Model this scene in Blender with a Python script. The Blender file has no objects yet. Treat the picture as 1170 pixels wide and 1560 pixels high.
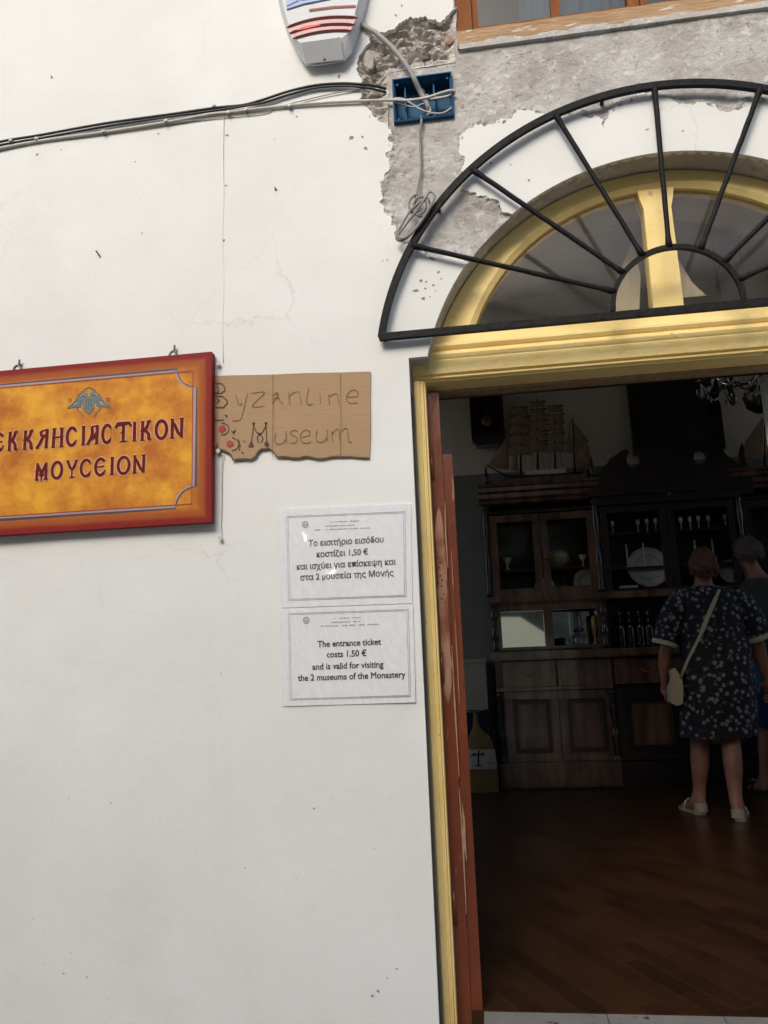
import bpy, bmesh, math, random
from math import sin, cos, pi, radians, atan2, sqrt
from mathutils import Vector, Matrix, noise
from mathutils.geometry import delaunay_2d_cdt

S = bpy.context.scene
COL = S.collection
random.seed(7)

# ------------------------------------------------------------------ camera
IW, IH, FPX = 1170.0, 1560.0, 1172.0
CAM = Vector((0.0, -2.5, 1.1))
CR = Vector((0.9899909, 0.1360411, -0.0375608))
CU = Vector((0.0614117, -0.1756235, 0.9825401))
CF = Vector((-0.1270693, 0.9750124, 0.1822202))
cam = bpy.data.cameras.new('camera')
cam.sensor_fit = 'VERTICAL'
cam.sensor_height = 24.0
cam.lens = FPX / IH * 24.0
cam.clip_start, cam.clip_end = 0.05, 500.0
camo = bpy.data.objects.new('camera', cam)
camo.matrix_world = Matrix(((CR.x, CU.x, -CF.x, CAM.x), (CR.y, CU.y, -CF.y, CAM.y),
                            (CR.z, CU.z, -CF.z, CAM.z), (0, 0, 0, 1)))
COL.objects.link(camo)
S.camera = camo

# ------------------------------------------------------------------ light
SUN_EL, SUN_DIR = radians(36), Vector((0.24, 0.90, 0))
hd = SUN_DIR.normalized() * cos(SUN_EL)
sundir = Vector((hd.x, hd.y, -sin(SUN_EL)))
wd = bpy.data.worlds.new('World')
S.world = wd
wd.use_nodes = True
nt = wd.node_tree
bg = nt.nodes['Background']
sky = nt.nodes.new('ShaderNodeTexSky')
sky.sky_type = 'NISHITA'
sky.sun_disc = False
sky.sun_elevation = SUN_EL
sky.sun_rotation = atan2(-hd.x, -hd.y)
sky.air_density, sky.dust_density, sky.ozone_density = 1.0, 3.5, 1.0
nt.links.new(sky.outputs[0], bg.inputs[0])
bg.inputs[1].default_value = 0.15
sl = bpy.data.lights.new('sun', 'SUN')
sl.energy = 1.15
sl.angle = radians(26)
sl.color = (1.0, 0.965, 0.915)
so = bpy.data.objects.new('sun', sl)
so.rotation_euler = sundir.to_track_quat('-Z', 'Y').to_euler()
COL.objects.link(so)
S.view_settings.view_transform = 'Standard'
S.view_settings.look = 'None'
S.view_settings.exposure = 0.42
S.view_settings.gamma = 1.0

# ------------------------------------------------------------------ helpers
def at(px, py, Y=0.0):
    """point of the plane Y = const seen at a place of the photograph"""
    v = CR * ((px - IW / 2) / FPX) + CU * (-(py - IH / 2) / FPX) + CF
    return CAM + v * ((Y - CAM.y) / v.y)

def xz(px, py, Y=0.0):
    p = at(px, py, Y)
    return (p.x, p.z)

def ramp(n, stops):
    r = n.nodes.new('ShaderNodeValToRGB')
    e = r.color_ramp.elements
    while len(e) < len(stops):
        e.new(0.5)
    for k, (p, c) in enumerate(stops):
        e[k].position = p
        e[k].color = (*c, 1) if len(c) == 3 else c
    return r

def newmat(name):
    m = bpy.data.materials.new(name)
    m.use_nodes = True
    return m, m.node_tree, m.node_tree.nodes['Principled BSDF']

def pmat(name, c1, c2=None, scale=8.0, rough=0.6, bump=0.0, bscale=40.0, metal=0.0, coat=0.0,
         stretch=(1, 1, 1), lo=0.3, hi=0.7, spec=0.5, spots=None, rvar=0.0):
    m, n, b = newmat(name)
    b.inputs['Roughness'].default_value = rough
    b.inputs['Metallic'].default_value = metal
    b.inputs['Coat Weight'].default_value = coat
    b.inputs['Specular IOR Level'].default_value = spec
    tc = n.nodes.new('ShaderNodeTexCoord')
    mp = n.nodes.new('ShaderNodeMapping')
    mp.inputs['Scale'].default_value = stretch
    n.links.new(tc.outputs['Object'], mp.inputs[0])
    if c2 is None:
        c2 = tuple(v * 0.85 for v in c1)
    nz = n.nodes.new('ShaderNodeTexNoise')
    nz.inputs['Scale'].default_value = scale
    nz.inputs['Detail'].default_value = 8
    nz.inputs['Roughness'].default_value = 0.62
    n.links.new(mp.outputs[0], nz.inputs['Vector'])
    r = ramp(n, [(lo, c1), (hi, c2)])
    n.links.new(nz.outputs['Fac'], r.inputs[0])
    col = r.outputs[0]
    if spots:
        sc, thr, scol = spots
        n2 = n.nodes.new('ShaderNodeTexNoise')
        n2.inputs['Scale'].default_value = sc
        n2.inputs['Detail'].default_value = 5
        n.links.new(mp.outputs[0], n2.inputs['Vector'])
        r2 = ramp(n, [(thr, (0, 0, 0)), (thr + 0.05, (1, 1, 1))])
        n.links.new(n2.outputs['Fac'], r2.inputs[0])
        mx = n.nodes.new('ShaderNodeMixRGB')
        mx.inputs[2].default_value = (*scol, 1)
        n.links.new(r2.outputs[0], mx.inputs[0])
        n.links.new(col, mx.inputs[1])
        col = mx.outputs[0]
    n.links.new(col, b.inputs['Base Color'])
    if rvar:
        mr = n.nodes.new('ShaderNodeMapRange')
        mr.inputs['To Min'].default_value = max(0.02, rough - rvar)
        mr.inputs['To Max'].default_value = rough + rvar
        n.links.new(nz.outputs['Fac'], mr.inputs[0])
        n.links.new(mr.outputs[0], b.inputs['Roughness'])
    if bump:
        nb = n.nodes.new('ShaderNodeTexNoise')
        nb.inputs['Scale'].default_value = bscale
        nb.inputs['Detail'].default_value = 6
        n.links.new(mp.outputs[0], nb.inputs['Vector'])
        bp = n.nodes.new('ShaderNodeBump')
        bp.inputs['Strength'].default_value = bump
        bp.inputs['Distance'].default_value = 0.01
        n.links.new(nb.outputs['Fac'], bp.inputs['Height'])
        n.links.new(bp.outputs[0], b.inputs['Normal'])
    return m

def glassmat(name, tint=(0.8, 0.8, 0.8), refl=0.12, rough=0.02, bump=0.0, bscale=5, dust=0.0):
    m = bpy.data.materials.new(name)
    m.use_nodes = True
    n = m.node_tree
    n.nodes.clear()
    out = n.nodes.new('ShaderNodeOutputMaterial')
    tr = n.nodes.new('ShaderNodeBsdfTransparent')
    tr.inputs[0].default_value = (*tint, 1)
    gl = n.nodes.new('ShaderNodeBsdfGlossy')
    gl.inputs['Roughness'].default_value = rough
    gl.inputs['Color'].default_value = (0.9, 0.9, 0.9, 1)
    lw = n.nodes.new('ShaderNodeLayerWeight')
    pw_ = n.nodes.new('ShaderNodeMath')
    pw_.operation = 'POWER'
    pw_.inputs[1].default_value = 5.0
    n.links.new(lw.outputs['Facing'], pw_.inputs[0])
    mp = n.nodes.new('ShaderNodeMath')
    mp.operation = 'MULTIPLY_ADD'
    mp.inputs[1].default_value = 0.9
    mp.inputs[2].default_value = refl
    mp.use_clamp = True
    n.links.new(pw_.outputs[0], mp.inputs[0])
    mx = n.nodes.new('ShaderNodeMixShader')
    n.links.new(mp.outputs[0], mx.inputs[0])
    n.links.new(tr.outputs[0], mx.inputs[1])
    n.links.new(gl.outputs[0], mx.inputs[2])
    res = mx
    tc = n.nodes.new('ShaderNodeTexCoord')
    if bump:
        nb = n.nodes.new('ShaderNodeTexNoise')
        nb.inputs['Scale'].default_value = bscale
        nb.inputs['Detail'].default_value = 3
        n.links.new(tc.outputs['Object'], nb.inputs['Vector'])
        bp = n.nodes.new('ShaderNodeBump')
        bp.inputs['Strength'].default_value = bump
        bp.inputs['Distance'].default_value = 0.02
        n.links.new(nb.outputs['Fac'], bp.inputs['Height'])
        n.links.new(bp.outputs[0], gl.inputs['Normal'])
        n.links.new(bp.outputs[0], lw.inputs['Normal'])
    if dust:
        df = n.nodes.new('ShaderNodeBsdfDiffuse')
        df.inputs[0].default_value = (0.45, 0.43, 0.38, 1)
        nd = n.nodes.new('ShaderNodeTexNoise')
        nd.inputs['Scale'].default_value = 9
        nd.inputs['Detail'].default_value = 9
        n.links.new(tc.outputs['Object'], nd.inputs['Vector'])
        mr = n.nodes.new('ShaderNodeMapRange')
        mr.inputs['From Min'].default_value = 0.3
        mr.inputs['From Max'].default_value = 0.75
        mr.inputs['To Min'].default_value = dust * 0.5
        mr.inputs['To Max'].default_value = dust * 1.5
        n.links.new(nd.outputs['Fac'], mr.inputs[0])
        m2 = n.nodes.new('ShaderNodeMixShader')
        n.links.new(mr.outputs[0], m2.inputs[0])
        n.links.new(res.outputs[0], m2.inputs[1])
        n.links.new(df.outputs[0], m2.inputs[2])
        res = m2
    n.links.new(res.outputs[0], out.inputs[0])
    return m

# mesh building -----------------------------------------------------
def box(bm, x0, x1, y0, y1, z0, z1, M=None):
    v = [bm.verts.new((x, y, z)) for x in (x0, x1) for y in (y0, y1) for z in (z0, z1)]
    for f in ((0, 1, 3, 2), (4, 6, 7, 5), (0, 4, 5, 1), (2, 3, 7, 6), (0, 2, 6, 4), (1, 5, 7, 3)):
        bm.faces.new([v[i] for i in f])
    if M is not None:
        for q in v:
            q.co = M @ q.co
    return v

def prism(bm, pts, y0, y1, M=None):
    """extrude an xz outline from y0 to y1"""
    a = [bm.verts.new((x, y0, z)) for x, z in pts]
    b = [bm.verts.new((x, y1, z)) for x, z in pts]
    n = len(pts)
    bm.faces.new(a)
    bm.faces.new(b[::-1])
    for i in range(n):
        j = (i + 1) % n
        bm.faces.new((a[j], a[i], b[i], b[j]))
    if M is not None:
        for q in a + b:
            q.co = M @ q.co

def ring_frame(bm, outer, inner, y0, y1):
    """a frame between two xz loops with the same number of points"""
    n = len(outer)
    L = [[bm.verts.new((x, y, z)) for x, z in lp] for lp, y in ((outer, y0), (inner, y0), (inner, y1), (outer, y1))]
    for k in range(4):
        A, B = L[k], L[(k + 1) % 4]
        for i in range(n):
            j = (i + 1) % n
            bm.faces.new((A[i], A[j], B[j], B[i]))

def rect(x0, x1, z0, z1):
    return [(x0, z0), (x1, z0), (x1, z1), (x0, z1)]

def tube(bm, pts, r, seg=8, closed=False, caps=True):
    pts = [Vector(p) for p in pts]
    n = len(pts)
    rr = r if isinstance(r, (list, tuple)) else [r] * n
    rings = []
    prev = None
    for i, p in enumerate(pts):
        if closed:
            t = pts[(i + 1) % n] - pts[i - 1]
        else:
            t = pts[min(i + 1, n - 1)] - pts[max(i - 1, 0)]
        t.normalize()
        if prev is None:
            u = t.orthogonal().normalized()
        else:
            u = (prev - t * prev.dot(t))
            u = u.normalized() if u.length > 1e-6 else t.orthogonal().normalized()
        prev = u
        w = t.cross(u)
        rings.append([bm.verts.new(p + (u * cos(2 * pi * k / seg) + w * sin(2 * pi * k / seg)) * rr[i]) for k in range(seg)])
    m = n if closed else n - 1
    for i in range(m):
        A, B = rings[i], rings[(i + 1) % n]
        for k in range(seg):
            l = (k + 1) % seg
            bm.faces.new((A[k], A[l], B[l], B[k]))
    if caps and not closed:
        bm.faces.new(rings[0][::-1])
        bm.faces.new(rings[-1])

def lathe(bm, prof, c=(0, 0, 0), seg=16, sx=1.0, sy=1.0):
    cx, cy, cz = c
    rings = []
    for r, z in prof:
        if r < 1e-5:
            rings.append([bm.verts.new((cx, cy, cz + z))])
        else:
            rings.append([bm.verts.new((cx + r * sx * cos(2 * pi * k / seg), cy + r * sy * sin(2 * pi * k / seg), cz + z)) for k in range(seg)])
    for A, B in zip(rings, rings[1:]):
        for k in range(seg):
            l = (k + 1) % seg
            if len(A) == 1 and len(B) > 1:
                bm.faces.new((A[0], B[l], B[k]))
            elif len(B) == 1 and len(A) > 1:
                bm.faces.new((A[k], A[l], B[0]))
            elif len(A) > 1:
                bm.faces.new((A[k], A[l], B[l], B[k]))

def smooth_path(pts, n=6):
    """Catmull-Rom through the points"""
    P = [Vector(p) for p in pts]
    out = []
    for i in range(len(P) - 1):
        p0, p1, p2, p3 = P[max(i - 1, 0)], P[i], P[i + 1], P[min(i + 2, len(P) - 1)]
        for k in range(n):
            t = k / n
            out.append(0.5 * ((2 * p1) + (p2 - p0) * t + (2 * p0 - 5 * p1 + 4 * p2 - p3) * t * t + (3 * p1 - p0 - 3 * p2 + p3) * t ** 3))
    out.append(P[-1])
    return out

def ribbon(bm, pts, w, y, closed=False):
    """a painted stroke: flat band of width w along xz points on the plane y"""
    P = [Vector((p[0], p[1])) for p in pts]
    n = len(P)
    ww = w if isinstance(w, (list, tuple)) else [w] * n
    L, R_ = [], []
    for i in range(n):
        if closed:
            t = P[(i + 1) % n] - P[i - 1]
        else:
            t = P[min(i + 1, n - 1)] - P[max(i - 1, 0)]
        if t.length < 1e-9:
            t = Vector((1, 0))
        t.normalize()
        k = 1.0
        if 0 < i < n - 1:
            d1 = (P[i] - P[i - 1]).normalized()
            k = 1.0 / max(0.5, d1.dot(t))
        q = Vector((-t.y, t.x)) * ww[i] / 2 * k
        L.append(bm.verts.new((P[i].x + q.x, y, P[i].y + q.y)))
        R_.append(bm.verts.new((P[i].x - q.x, y, P[i].y - q.y)))
    for i in range(n if closed else n - 1):
        j = (i + 1) % n
        bm.faces.new((L[i], R_[i], R_[j], L[j]))

def blob(bm, c, r, y, n=10, j=0.3, sx=1, sz=1):
    vs = []
    for k in range(n):
        a = 2 * pi * k / n
        q = r * (1 + random.uniform(-j, j))
        vs.append(bm.verts.new((c[0] + q * cos(a) * sx, y, c[1] + q * sin(a) * sz)))
    bm.faces.new(vs)

def finish(bm, name, mat, parent=None, smooth=False, bevel=0.0, bseg=2):
    if bevel:
        bmesh.ops.bevel(bm, geom=[e for e in bm.edges if len(e.link_faces) == 2 and e.calc_face_angle(0) > 0.6],
                        offset=bevel, segments=bseg, affect='EDGES', profile=0.6, clamp_overlap=True)
    bmesh.ops.recalc_face_normals(bm, faces=bm.faces)
    me = bpy.data.meshes.new(name)
    bm.to_mesh(me)
    bm.free()
    return link(me, name, mat, parent, smooth)

def link(me, name, mat, parent=None, smooth=False):
    if smooth:
        for p in me.polygons:
            p.use_smooth = True
    me.materials.clear()
    me.materials.append(mat)
    o = bpy.data.objects.new(name, me)
    COL.objects.link(o)
    if parent is not None:
        o.parent = parent
        o.matrix_parent_inverse = Matrix.Translation(-world_loc(parent))
    return o

def world_loc(o):
    return Vector(o.location) if o.type == 'EMPTY' else Vector((0, 0, 0))

def part(name, mat, parent, fn, smooth=False, bevel=0.0, label=None, bseg=2):
    bm = bmesh.new()
    fn(bm)
    o = finish(bm, name, mat, parent, smooth, bevel, bseg)
    if label:
        o['label'] = label
    return o

def tag(o, label, cat, group=None):
    o['label'] = label
    o['category'] = cat
    if group:
        o['group'] = group
    return o

def thing(name, label, cat, loc=(0, 0, 0), group=None):
    o = bpy.data.objects.new(name, None)
    o.empty_display_size = 0.05
    o.location = loc
    COL.objects.link(o)
    return tag(o, label, cat, group)

def struct(o):
    o['kind'] = 'structure'
    return o

def dup(root, delta, label=None):
    d = Vector(delta)
    r = root.copy()
    COL.objects.link(r)
    r.location = Vector(root.location) + d
    if label:
        r['label'] = label
    for ch in list(root.children):
        c = ch.copy()
        COL.objects.link(c)
        c.parent = r
        c.matrix_parent_inverse = ch.matrix_parent_inverse.copy()
        for g in list(ch.children):
            q = g.copy()
            COL.objects.link(q)
            q.parent = c
            q.matrix_parent_inverse = g.matrix_parent_inverse.copy()
    return r

def text(name, body, size, mat, x, y, z, parent, bold=0.0, align='CENTER', sx=1.0, spacing=1.0, shear=0.0):
    c = bpy.data.curves.new('lettering', 'FONT')
    c.body = body
    c.size = size
    c.align_x = align
    c.space_character = spacing
    c.shear = shear
    c.resolution_u = 3
    o = bpy.data.objects.new('lettering', c)
    COL.objects.link(o)
    bpy.context.view_layer.update()
    me = bpy.data.meshes.new_from_object(o.evaluated_get(bpy.context.evaluated_depsgraph_get()))
    bpy.data.objects.remove(o)
    bpy.data.curves.remove(c)
    for v in me.vertices:
        v.co = (x + v.co.x * sx, y, z + v.co.y)
    if bold:                                        # a fine outline round every letter, so thin strokes stay whole
        c = bpy.data.curves.new('lettering', 'FONT')
        c.body, c.size, c.align_x, c.resolution_u = body, size, align, 3
        c.fill_mode = 'NONE'
        c.bevel_depth, c.bevel_resolution = bold, 0
        o = bpy.data.objects.new('lettering', c)
        COL.objects.link(o)
        bpy.context.view_layer.update()
        m2 = bpy.data.meshes.new_from_object(o.evaluated_get(bpy.context.evaluated_depsgraph_get()))
        bpy.data.objects.remove(o)
        bpy.data.curves.remove(c)
        for v in m2.vertices:
            v.co = (x + v.co.x * sx, y - .0002 - .15 * abs(v.co.z), z + v.co.y)
        b2 = bmesh.new()
        b2.from_mesh(me)
        b2.from_mesh(m2)
        b2.to_mesh(me)
        b2.free()
    me.name = name
    return link(me, name, mat, parent)

def rough(pts, amp, depth=3):
    for d in range(depth):
        out = []
        for a, b in zip(pts, pts[1:]):
            L = sqrt((b[0] - a[0]) ** 2 + (b[1] - a[1]) ** 2)
            k = random.uniform(-amp, amp) * L
            out += [a, ((a[0] + b[0]) / 2 - (b[1] - a[1]) / max(L, 1e-6) * k, (a[1] + b[1]) / 2 + (b[0] - a[0]) / max(L, 1e-6) * k)]
        out.append(pts[-1])
        pts = out
    return pts

def inside(p, poly):
    x, z = p
    if len(poly) == 4 or len(poly) == 15:
        if not (min(q[0] for q in poly) < x < max(q[0] for q in poly) and min(q[1] for q in poly) < z < max(q[1] for q in poly)):
            return False
    c = False
    j = len(poly) - 1
    for i in range(len(poly)):
        xi, zi = poly[i]
        xj, zj = poly[j]
        if (zi > z) != (zj > z) and x < (xj - xi) * (z - zi) / (zj - zi) + xi:
            c = not c
        j = i
    return c

def sheet(bm, loops, yf, yback, spacing, fine=None):
    """a wall layer: outline + holes in xz, front relief yf(x,z), skirts back to yback"""
    verts, edges = [], []
    for lp in loops:
        s = len(verts)
        verts += [Vector(p) for p in lp]
        edges += [(s + i, s + (i + 1) % len(lp)) for i in range(len(lp))]
    xs = [p[0] for p in loops[0]]
    zs = [p[1] for p in loops[0]]
    grids = [(min(xs), max(xs), min(zs), max(zs), spacing)]
    if fine:
        grids.append(fine)
    for gi, (x0, x1, z0, z1, sp) in enumerate(grids):
        nx, nz = int((x1 - x0) / sp), int((z1 - z0) / sp)
        for i in range(nx):
            for k in range(nz):
                x, z = x0 + (i + 0.5 + random.uniform(-.25, .25)) * sp, z0 + (k + 0.5 + random.uniform(-.25, .25)) * sp
                if gi == 0 and fine and fine[0] < x < fine[1] and fine[2] < z < fine[3]:
                    continue
                if inside((x, z), loops[0]) and not any(inside((x, z), h) for h in loops[1:]):
                    verts.append(Vector((x, z)))
    r = delaunay_2d_cdt(verts, edges, [], 0, 1e-5)
    vs = [bm.verts.new((v.x, yf(v.x, v.y), v.y)) for v in r[0]]
    for f in r[2]:
        cx_, cz_ = sum(r[0][i].x for i in f) / len(f), sum(r[0][i].y for i in f) / len(f)
        if not inside((cx_, cz_), loops[0]) or any(inside((cx_, cz_), h) for h in loops[1:]):
            continue
        try:
            bm.faces.new([vs[i] for i in f])
        except ValueError:
            pass
    bm.edges.ensure_lookup_table()
    for e in [e for e in bm.edges if len(e.link_faces) == 1]:
        a, b = e.verts
        c = bm.verts.new((a.co.x, yback, a.co.z))
        d = bm.verts.new((b.co.x, yback, b.co.z))
        bm.faces.new((a, b, d, c))
    bmesh.ops.delete(bm, geom=[v for v in bm.verts if not v.link_faces], context='VERTS')
    bmesh.ops.remove_doubles(bm, verts=bm.verts, dist=1e-5)

def arc(cx, cz, r, a0, a1, n):
    return [(cx + r * cos(radians(a0 + (a1 - a0) * i / n)), cz + r * sin(radians(a0 + (a1 - a0) * i / n))) for i in range(n + 1)]

# ------------------------------------------------------------------ materials
def wall_plaster():
    m, n, b = newmat('white lime plaster')
    b.inputs['Roughness'].default_value = 0.75
    b.inputs['Specular IOR Level'].default_value = 0.25
    tc = n.nodes.new('ShaderNodeTexCoord')
    def nz(scale, detail=6, rough_=0.6, stretch=None):
        t = n.nodes.new('ShaderNodeTexNoise')
        t.inputs['Scale'].default_value = scale
        t.inputs['Detail'].default_value = detail
        t.inputs['Roughness'].default_value = rough_
        if stretch:
            mp = n.nodes.new('ShaderNodeMapping')
            mp.inputs['Scale'].default_value = stretch
            n.links.new(tc.outputs['Object'], mp.inputs[0])
            n.links.new(mp.outputs[0], t.inputs['Vector'])
        else:
            n.links.new(tc.outputs['Object'], t.inputs['Vector'])
        return t
    a = ramp(n, [(0.35, (0.785, 0.797, 0.765)), (0.65, (0.738, 0.745, 0.705))])
    n.links.new(nz(1.6, 5).outputs['Fac'], a.inputs[0])
    def over(col, fac_node, stops, c):
        r = ramp(n, stops)
        n.links.new(fac_node.outputs['Fac'], r.inputs[0])
        mx = n.nodes.new('ShaderNodeMixRGB')
        mx.inputs[2].default_value = (*c, 1)
        n.links.new(r.outputs[0], mx.inputs[0])
        n.links.new(col, mx.inputs[1])
        return mx.outputs[0]
    k = lambda v: (v, v, v)
    col = over(a.outputs[0], nz(2.3, 9, 0.7), [(0.55, k(0)), (0.76, k(0.42))], (0.70, 0.64, 0.50))     # yellowish stains
    col = over(col, nz(3.0, 8, 0.7, (1, 1, 0.25)), [(0.6, k(0)), (0.8, k(0.35))], (0.60, 0.58, 0.54))      # grey drips
    col = over(col, nz(60, 3, 0.5), [(0.735, k(0)), (0.76, k(0.7))], (0.38, 0.35, 0.31))                      # specks
    col = over(col, nz(1.1, 4, 0.5), [(0.49, k(0)), (0.56, k(0.35))], (0.71, 0.71, 0.68))                     # old repairs
    # hairline cracks, only here and there
    dn = nz(5, 4)
    vm = n.nodes.new('ShaderNodeVectorMath')
    vm.operation = 'MULTIPLY_ADD'
    vm.inputs[1].default_value = (.16, .16, .16)
    n.links.new(dn.outputs['Color'], vm.inputs[0])
    n.links.new(tc.outputs['Object'], vm.inputs[2])
    vo = n.nodes.new('ShaderNodeTexVoronoi')
    vo.feature = 'DISTANCE_TO_EDGE'
    vo.inputs['Scale'].default_value = 1.9
    n.links.new(vm.outputs[0], vo.inputs['Vector'])
    cr = ramp(n, [(0.0, k(1)), (0.0055, k(0))])
    n.links.new(vo.outputs['Distance'], cr.inputs[0])
    cm = ramp(n, [(0.50, k(0)), (0.62, k(0.28))])
    n.links.new(nz(0.9, 3).outputs['Fac'], cm.inputs[0])
    ml = n.nodes.new('ShaderNodeMath')
    ml.operation = 'MULTIPLY'
    n.links.new(cr.outputs[0], ml.inputs[0])
    n.links.new(cm.outputs[0], ml.inputs[1])
    mc = n.nodes.new('ShaderNodeMixRGB')
    mc.inputs[2].default_value = (0.40, 0.37, 0.33, 1)
    n.links.new(ml.outputs[0], mc.inputs[0])
    n.links.new(col, mc.inputs[1])
    col = mc.outputs[0]
    n.links.new(col, b.inputs['Base Color'])
    b1 = n.nodes.new('ShaderNodeBump')
    b1.inputs['Strength'].default_value = 0.6
    b1.inputs['Distance'].default_value = 0.006
    n.links.new(nz(7, 7, 0.55).outputs['Fac'], b1.inputs['Height'])
    b2 = n.nodes.new('ShaderNodeBump')
    b2.inputs['Strength'].default_value = 0.25
    b2.inputs['Distance'].default_value = 0.0015
    n.links.new(nz(110, 4).outputs['Fac'], b2.inputs['Height'])
    n.links.new(b1.outputs[0], b2.inputs['Normal'])
    n.links.new(b2.outputs[0], b.inputs['Normal'])
    return m

def cement_mat():
    m, n, b = newmat('rough grey cement render')
    b.inputs['Roughness'].default_value = 0.9
    b.inputs['Specular IOR Level'].default_value = 0.15
    tc = n.nodes.new('ShaderNodeTexCoord')
    def nz(scale, detail=8, rg=0.65):
        t = n.nodes.new('ShaderNodeTexNoise')
        t.inputs['Scale'].default_value = scale
        t.inputs['Detail'].default_value = detail
        t.inputs['Roughness'].default_value = rg
        n.links.new(tc.outputs['Object'], t.inputs['Vector'])
        return t
    r = ramp(n, [(0.36, (0.40, 0.375, 0.345)), (0.5, (0.52, 0.50, 0.47)), (0.64, (0.64, 0.625, 0.60))])
    n.links.new(nz(5.5).outputs['Fac'], r.inputs[0])
    col = r.outputs[0]
    for sc, lo, hi, c in ((24, 0.54, 0.64, (0.74, 0.72, 0.68)), (42, 0.60, 0.64, (0.27, 0.24, 0.21)), (3.1, 0.50, 0.62, (0.46, 0.43, 0.39)), (11, 0.58, 0.68, (0.40, 0.375, 0.34))):
        q = ramp(n, [(lo, (0, 0, 0)), (hi, (0.75, 0.75, 0.75))])
        n.links.new(nz(sc, 6).outputs['Fac'], q.inputs[0])
        mx = n.nodes.new('ShaderNodeMixRGB')
        mx.inputs[2].default_value = (*c, 1)
        n.links.new(q.outputs[0], mx.inputs[0])
        n.links.new(col, mx.inputs[1])
        col = mx.outputs[0]
    n.links.new(col, b.inputs['Base Color'])
    bp = n.nodes.new('ShaderNodeBump')
    bp.inputs['Strength'].default_value = 1.0
    bp.inputs['Distance'].default_value = 0.014
    n.links.new(nz(30, 8, 0.7).outputs['Fac'], bp.inputs['Height'])
    n.links.new(bp.outputs[0], b.inputs['Normal'])
    return m

M_PLASTER = wall_plaster()
M_CEMENT = cement_mat()
M_RUBBLE = pmat('crumbling rubble and mud mortar', (0.58, 0.545, 0.49), (0.38, 0.345, 0.30), 16, 0.95, 1.0, 60, stretch=(1, 1, 1.6), lo=.38, hi=.62, spots=(30, 0.60, (0.68, 0.65, 0.60)))
M_CORE = pmat('grey mottled reveal', (0.50, 0.47, 0.43), (0.38, 0.355, 0.32), 6, 0.9, 0.5, 30)  # mottled grey, darker than the plaster
M_IRON = pmat('black painted iron', (0.010, 0.010, 0.011), (0.020, 0.019, 0.018), 30, 0.5, 0.35, 60, spots=(80, 0.70, (0.20, 0.19, 0.18)), spec=0.10)
M_YELLOW = pmat('old yellow gloss paint', (0.96, 0.755, 0.325), (0.91, 0.675, 0.25), 5, 0.5, 0.3, 45, lo=.38, hi=.66, spots=(22, 0.68, (0.66, 0.46, 0.20)), spec=.3, rvar=0.1)
M_REDWOOD = pmat('worn red brown gloss paint', (0.185, 0.042, 0.014), (0.115, 0.026, 0.010), 9, 0.32, 0.4, 35, stretch=(1, 1, 0.3), spots=(24, 0.68, (0.30, 0.16, 0.09)), rvar=0.1, coat=0.25)
M_BAREWOOD = pmat('bare wood showing through', (0.42, 0.30, 0.17), (0.25, 0.15, 0.08), 30, 0.6)
M_GREYPAINT = pmat('pale grey door paint', (0.50, 0.50, 0.48), (0.40, 0.40, 0.39), 12, 0.5, 0.2, 30)
M_SILL = pmat('raw window wood', (0.50, 0.34, 0.20), (0.36, 0.23, 0.125), 5, 0.85, 0.6, 40, spec=.15, stretch=(0.6, 1, 3), lo=.38, hi=.62, spots=(16, 0.60, (0.62, 0.57, 0.49)))
M_WFRAME = pmat('orange varnished wood', (0.27, 0.10, 0.032), (0.17, 0.06, 0.02), 10, 0.7, 0.2, 30, stretch=(3, 1, 0.4), spec=.12)
M_BLUEBOX = pmat('blue electrical plastic', (0.020, 0.105, 0.215), (0.012, 0.065, 0.14), 12, 0.6, 0.1, 30, spots=(34, 0.70, (0.14, 0.21, 0.27)), spec=.2)
M_BLACKC = pmat('black cable rubber', (0.012, 0.012, 0.013), (0.02, 0.02, 0.02), 20, 0.45)
M_WHITEC = pmat('dirty white cable plastic', (0.60, 0.58, 0.52), (0.46, 0.43, 0.38), 25, 0.5)
M_GREYC = pmat('grey cable plastic', (0.36, 0.35, 0.33), (0.27, 0.26, 0.24), 25, 0.55)
M_CLIP = pmat('white nail clip', (0.66, 0.64, 0.58), (0.5, 0.47, 0.4), 60, 0.5)
M_STEEL = pmat('dull steel', (0.22, 0.21, 0.20), (0.11, 0.10, 0.09), 40, 0.45, metal=0.8)
M_SIREN = pmat('white siren plastic', (0.66, 0.68, 0.68), (0.60, 0.62, 0.62), 6, 0.5, spec=.25)
M_SIRENSTEP = pmat('grey siren plastic', (0.56, 0.57, 0.57), (0.50, 0.51, 0.51), 6, 0.35)
M_LENS = pmat('pink translucent lens', (0.70, 0.42, 0.40), (0.74, 0.50, 0.47), 10, 0.5, spec=.2)
M_LENSRED = pmat('dark red lens rib', (0.085, 0.010, 0.010), (0.055, 0.008, 0.008), 20, 0.6, spec=.1)
M_LED, _n, _b = newmat('red led glow')
_b.inputs['Base Color'].default_value = (0.6, 0.02, 0.03, 1)
_b.inputs['Emission Color'].default_value = (1, 0.03, 0.05, 1)
_b.inputs['Emission Strength'].default_value = 0.55
M_NAVY = pmat('navy print', (0.03, 0.045, 0.17), (0.05, 0.07, 0.22), 60, 0.6, spec=.15)
M_PALEBLUE = pmat('pale blue print', (0.42, 0.50, 0.68), (0.5, 0.57, 0.72), 60, 0.6, spec=.15)
M_MAROONP = pmat('faded red print', (0.24, 0.055, 0.05), (0.30, 0.08, 0.07), 90, 0.6, spec=.15)

# ------------------------------------------------------------------ facade
AC = (0.68, 1.91)
AR = 0.857
JL, JR, IMP = -0.22, 1.58, 2.10
A_IMP = math.degrees(math.acos(0.835 / AR))        # angle of the springing

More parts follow.
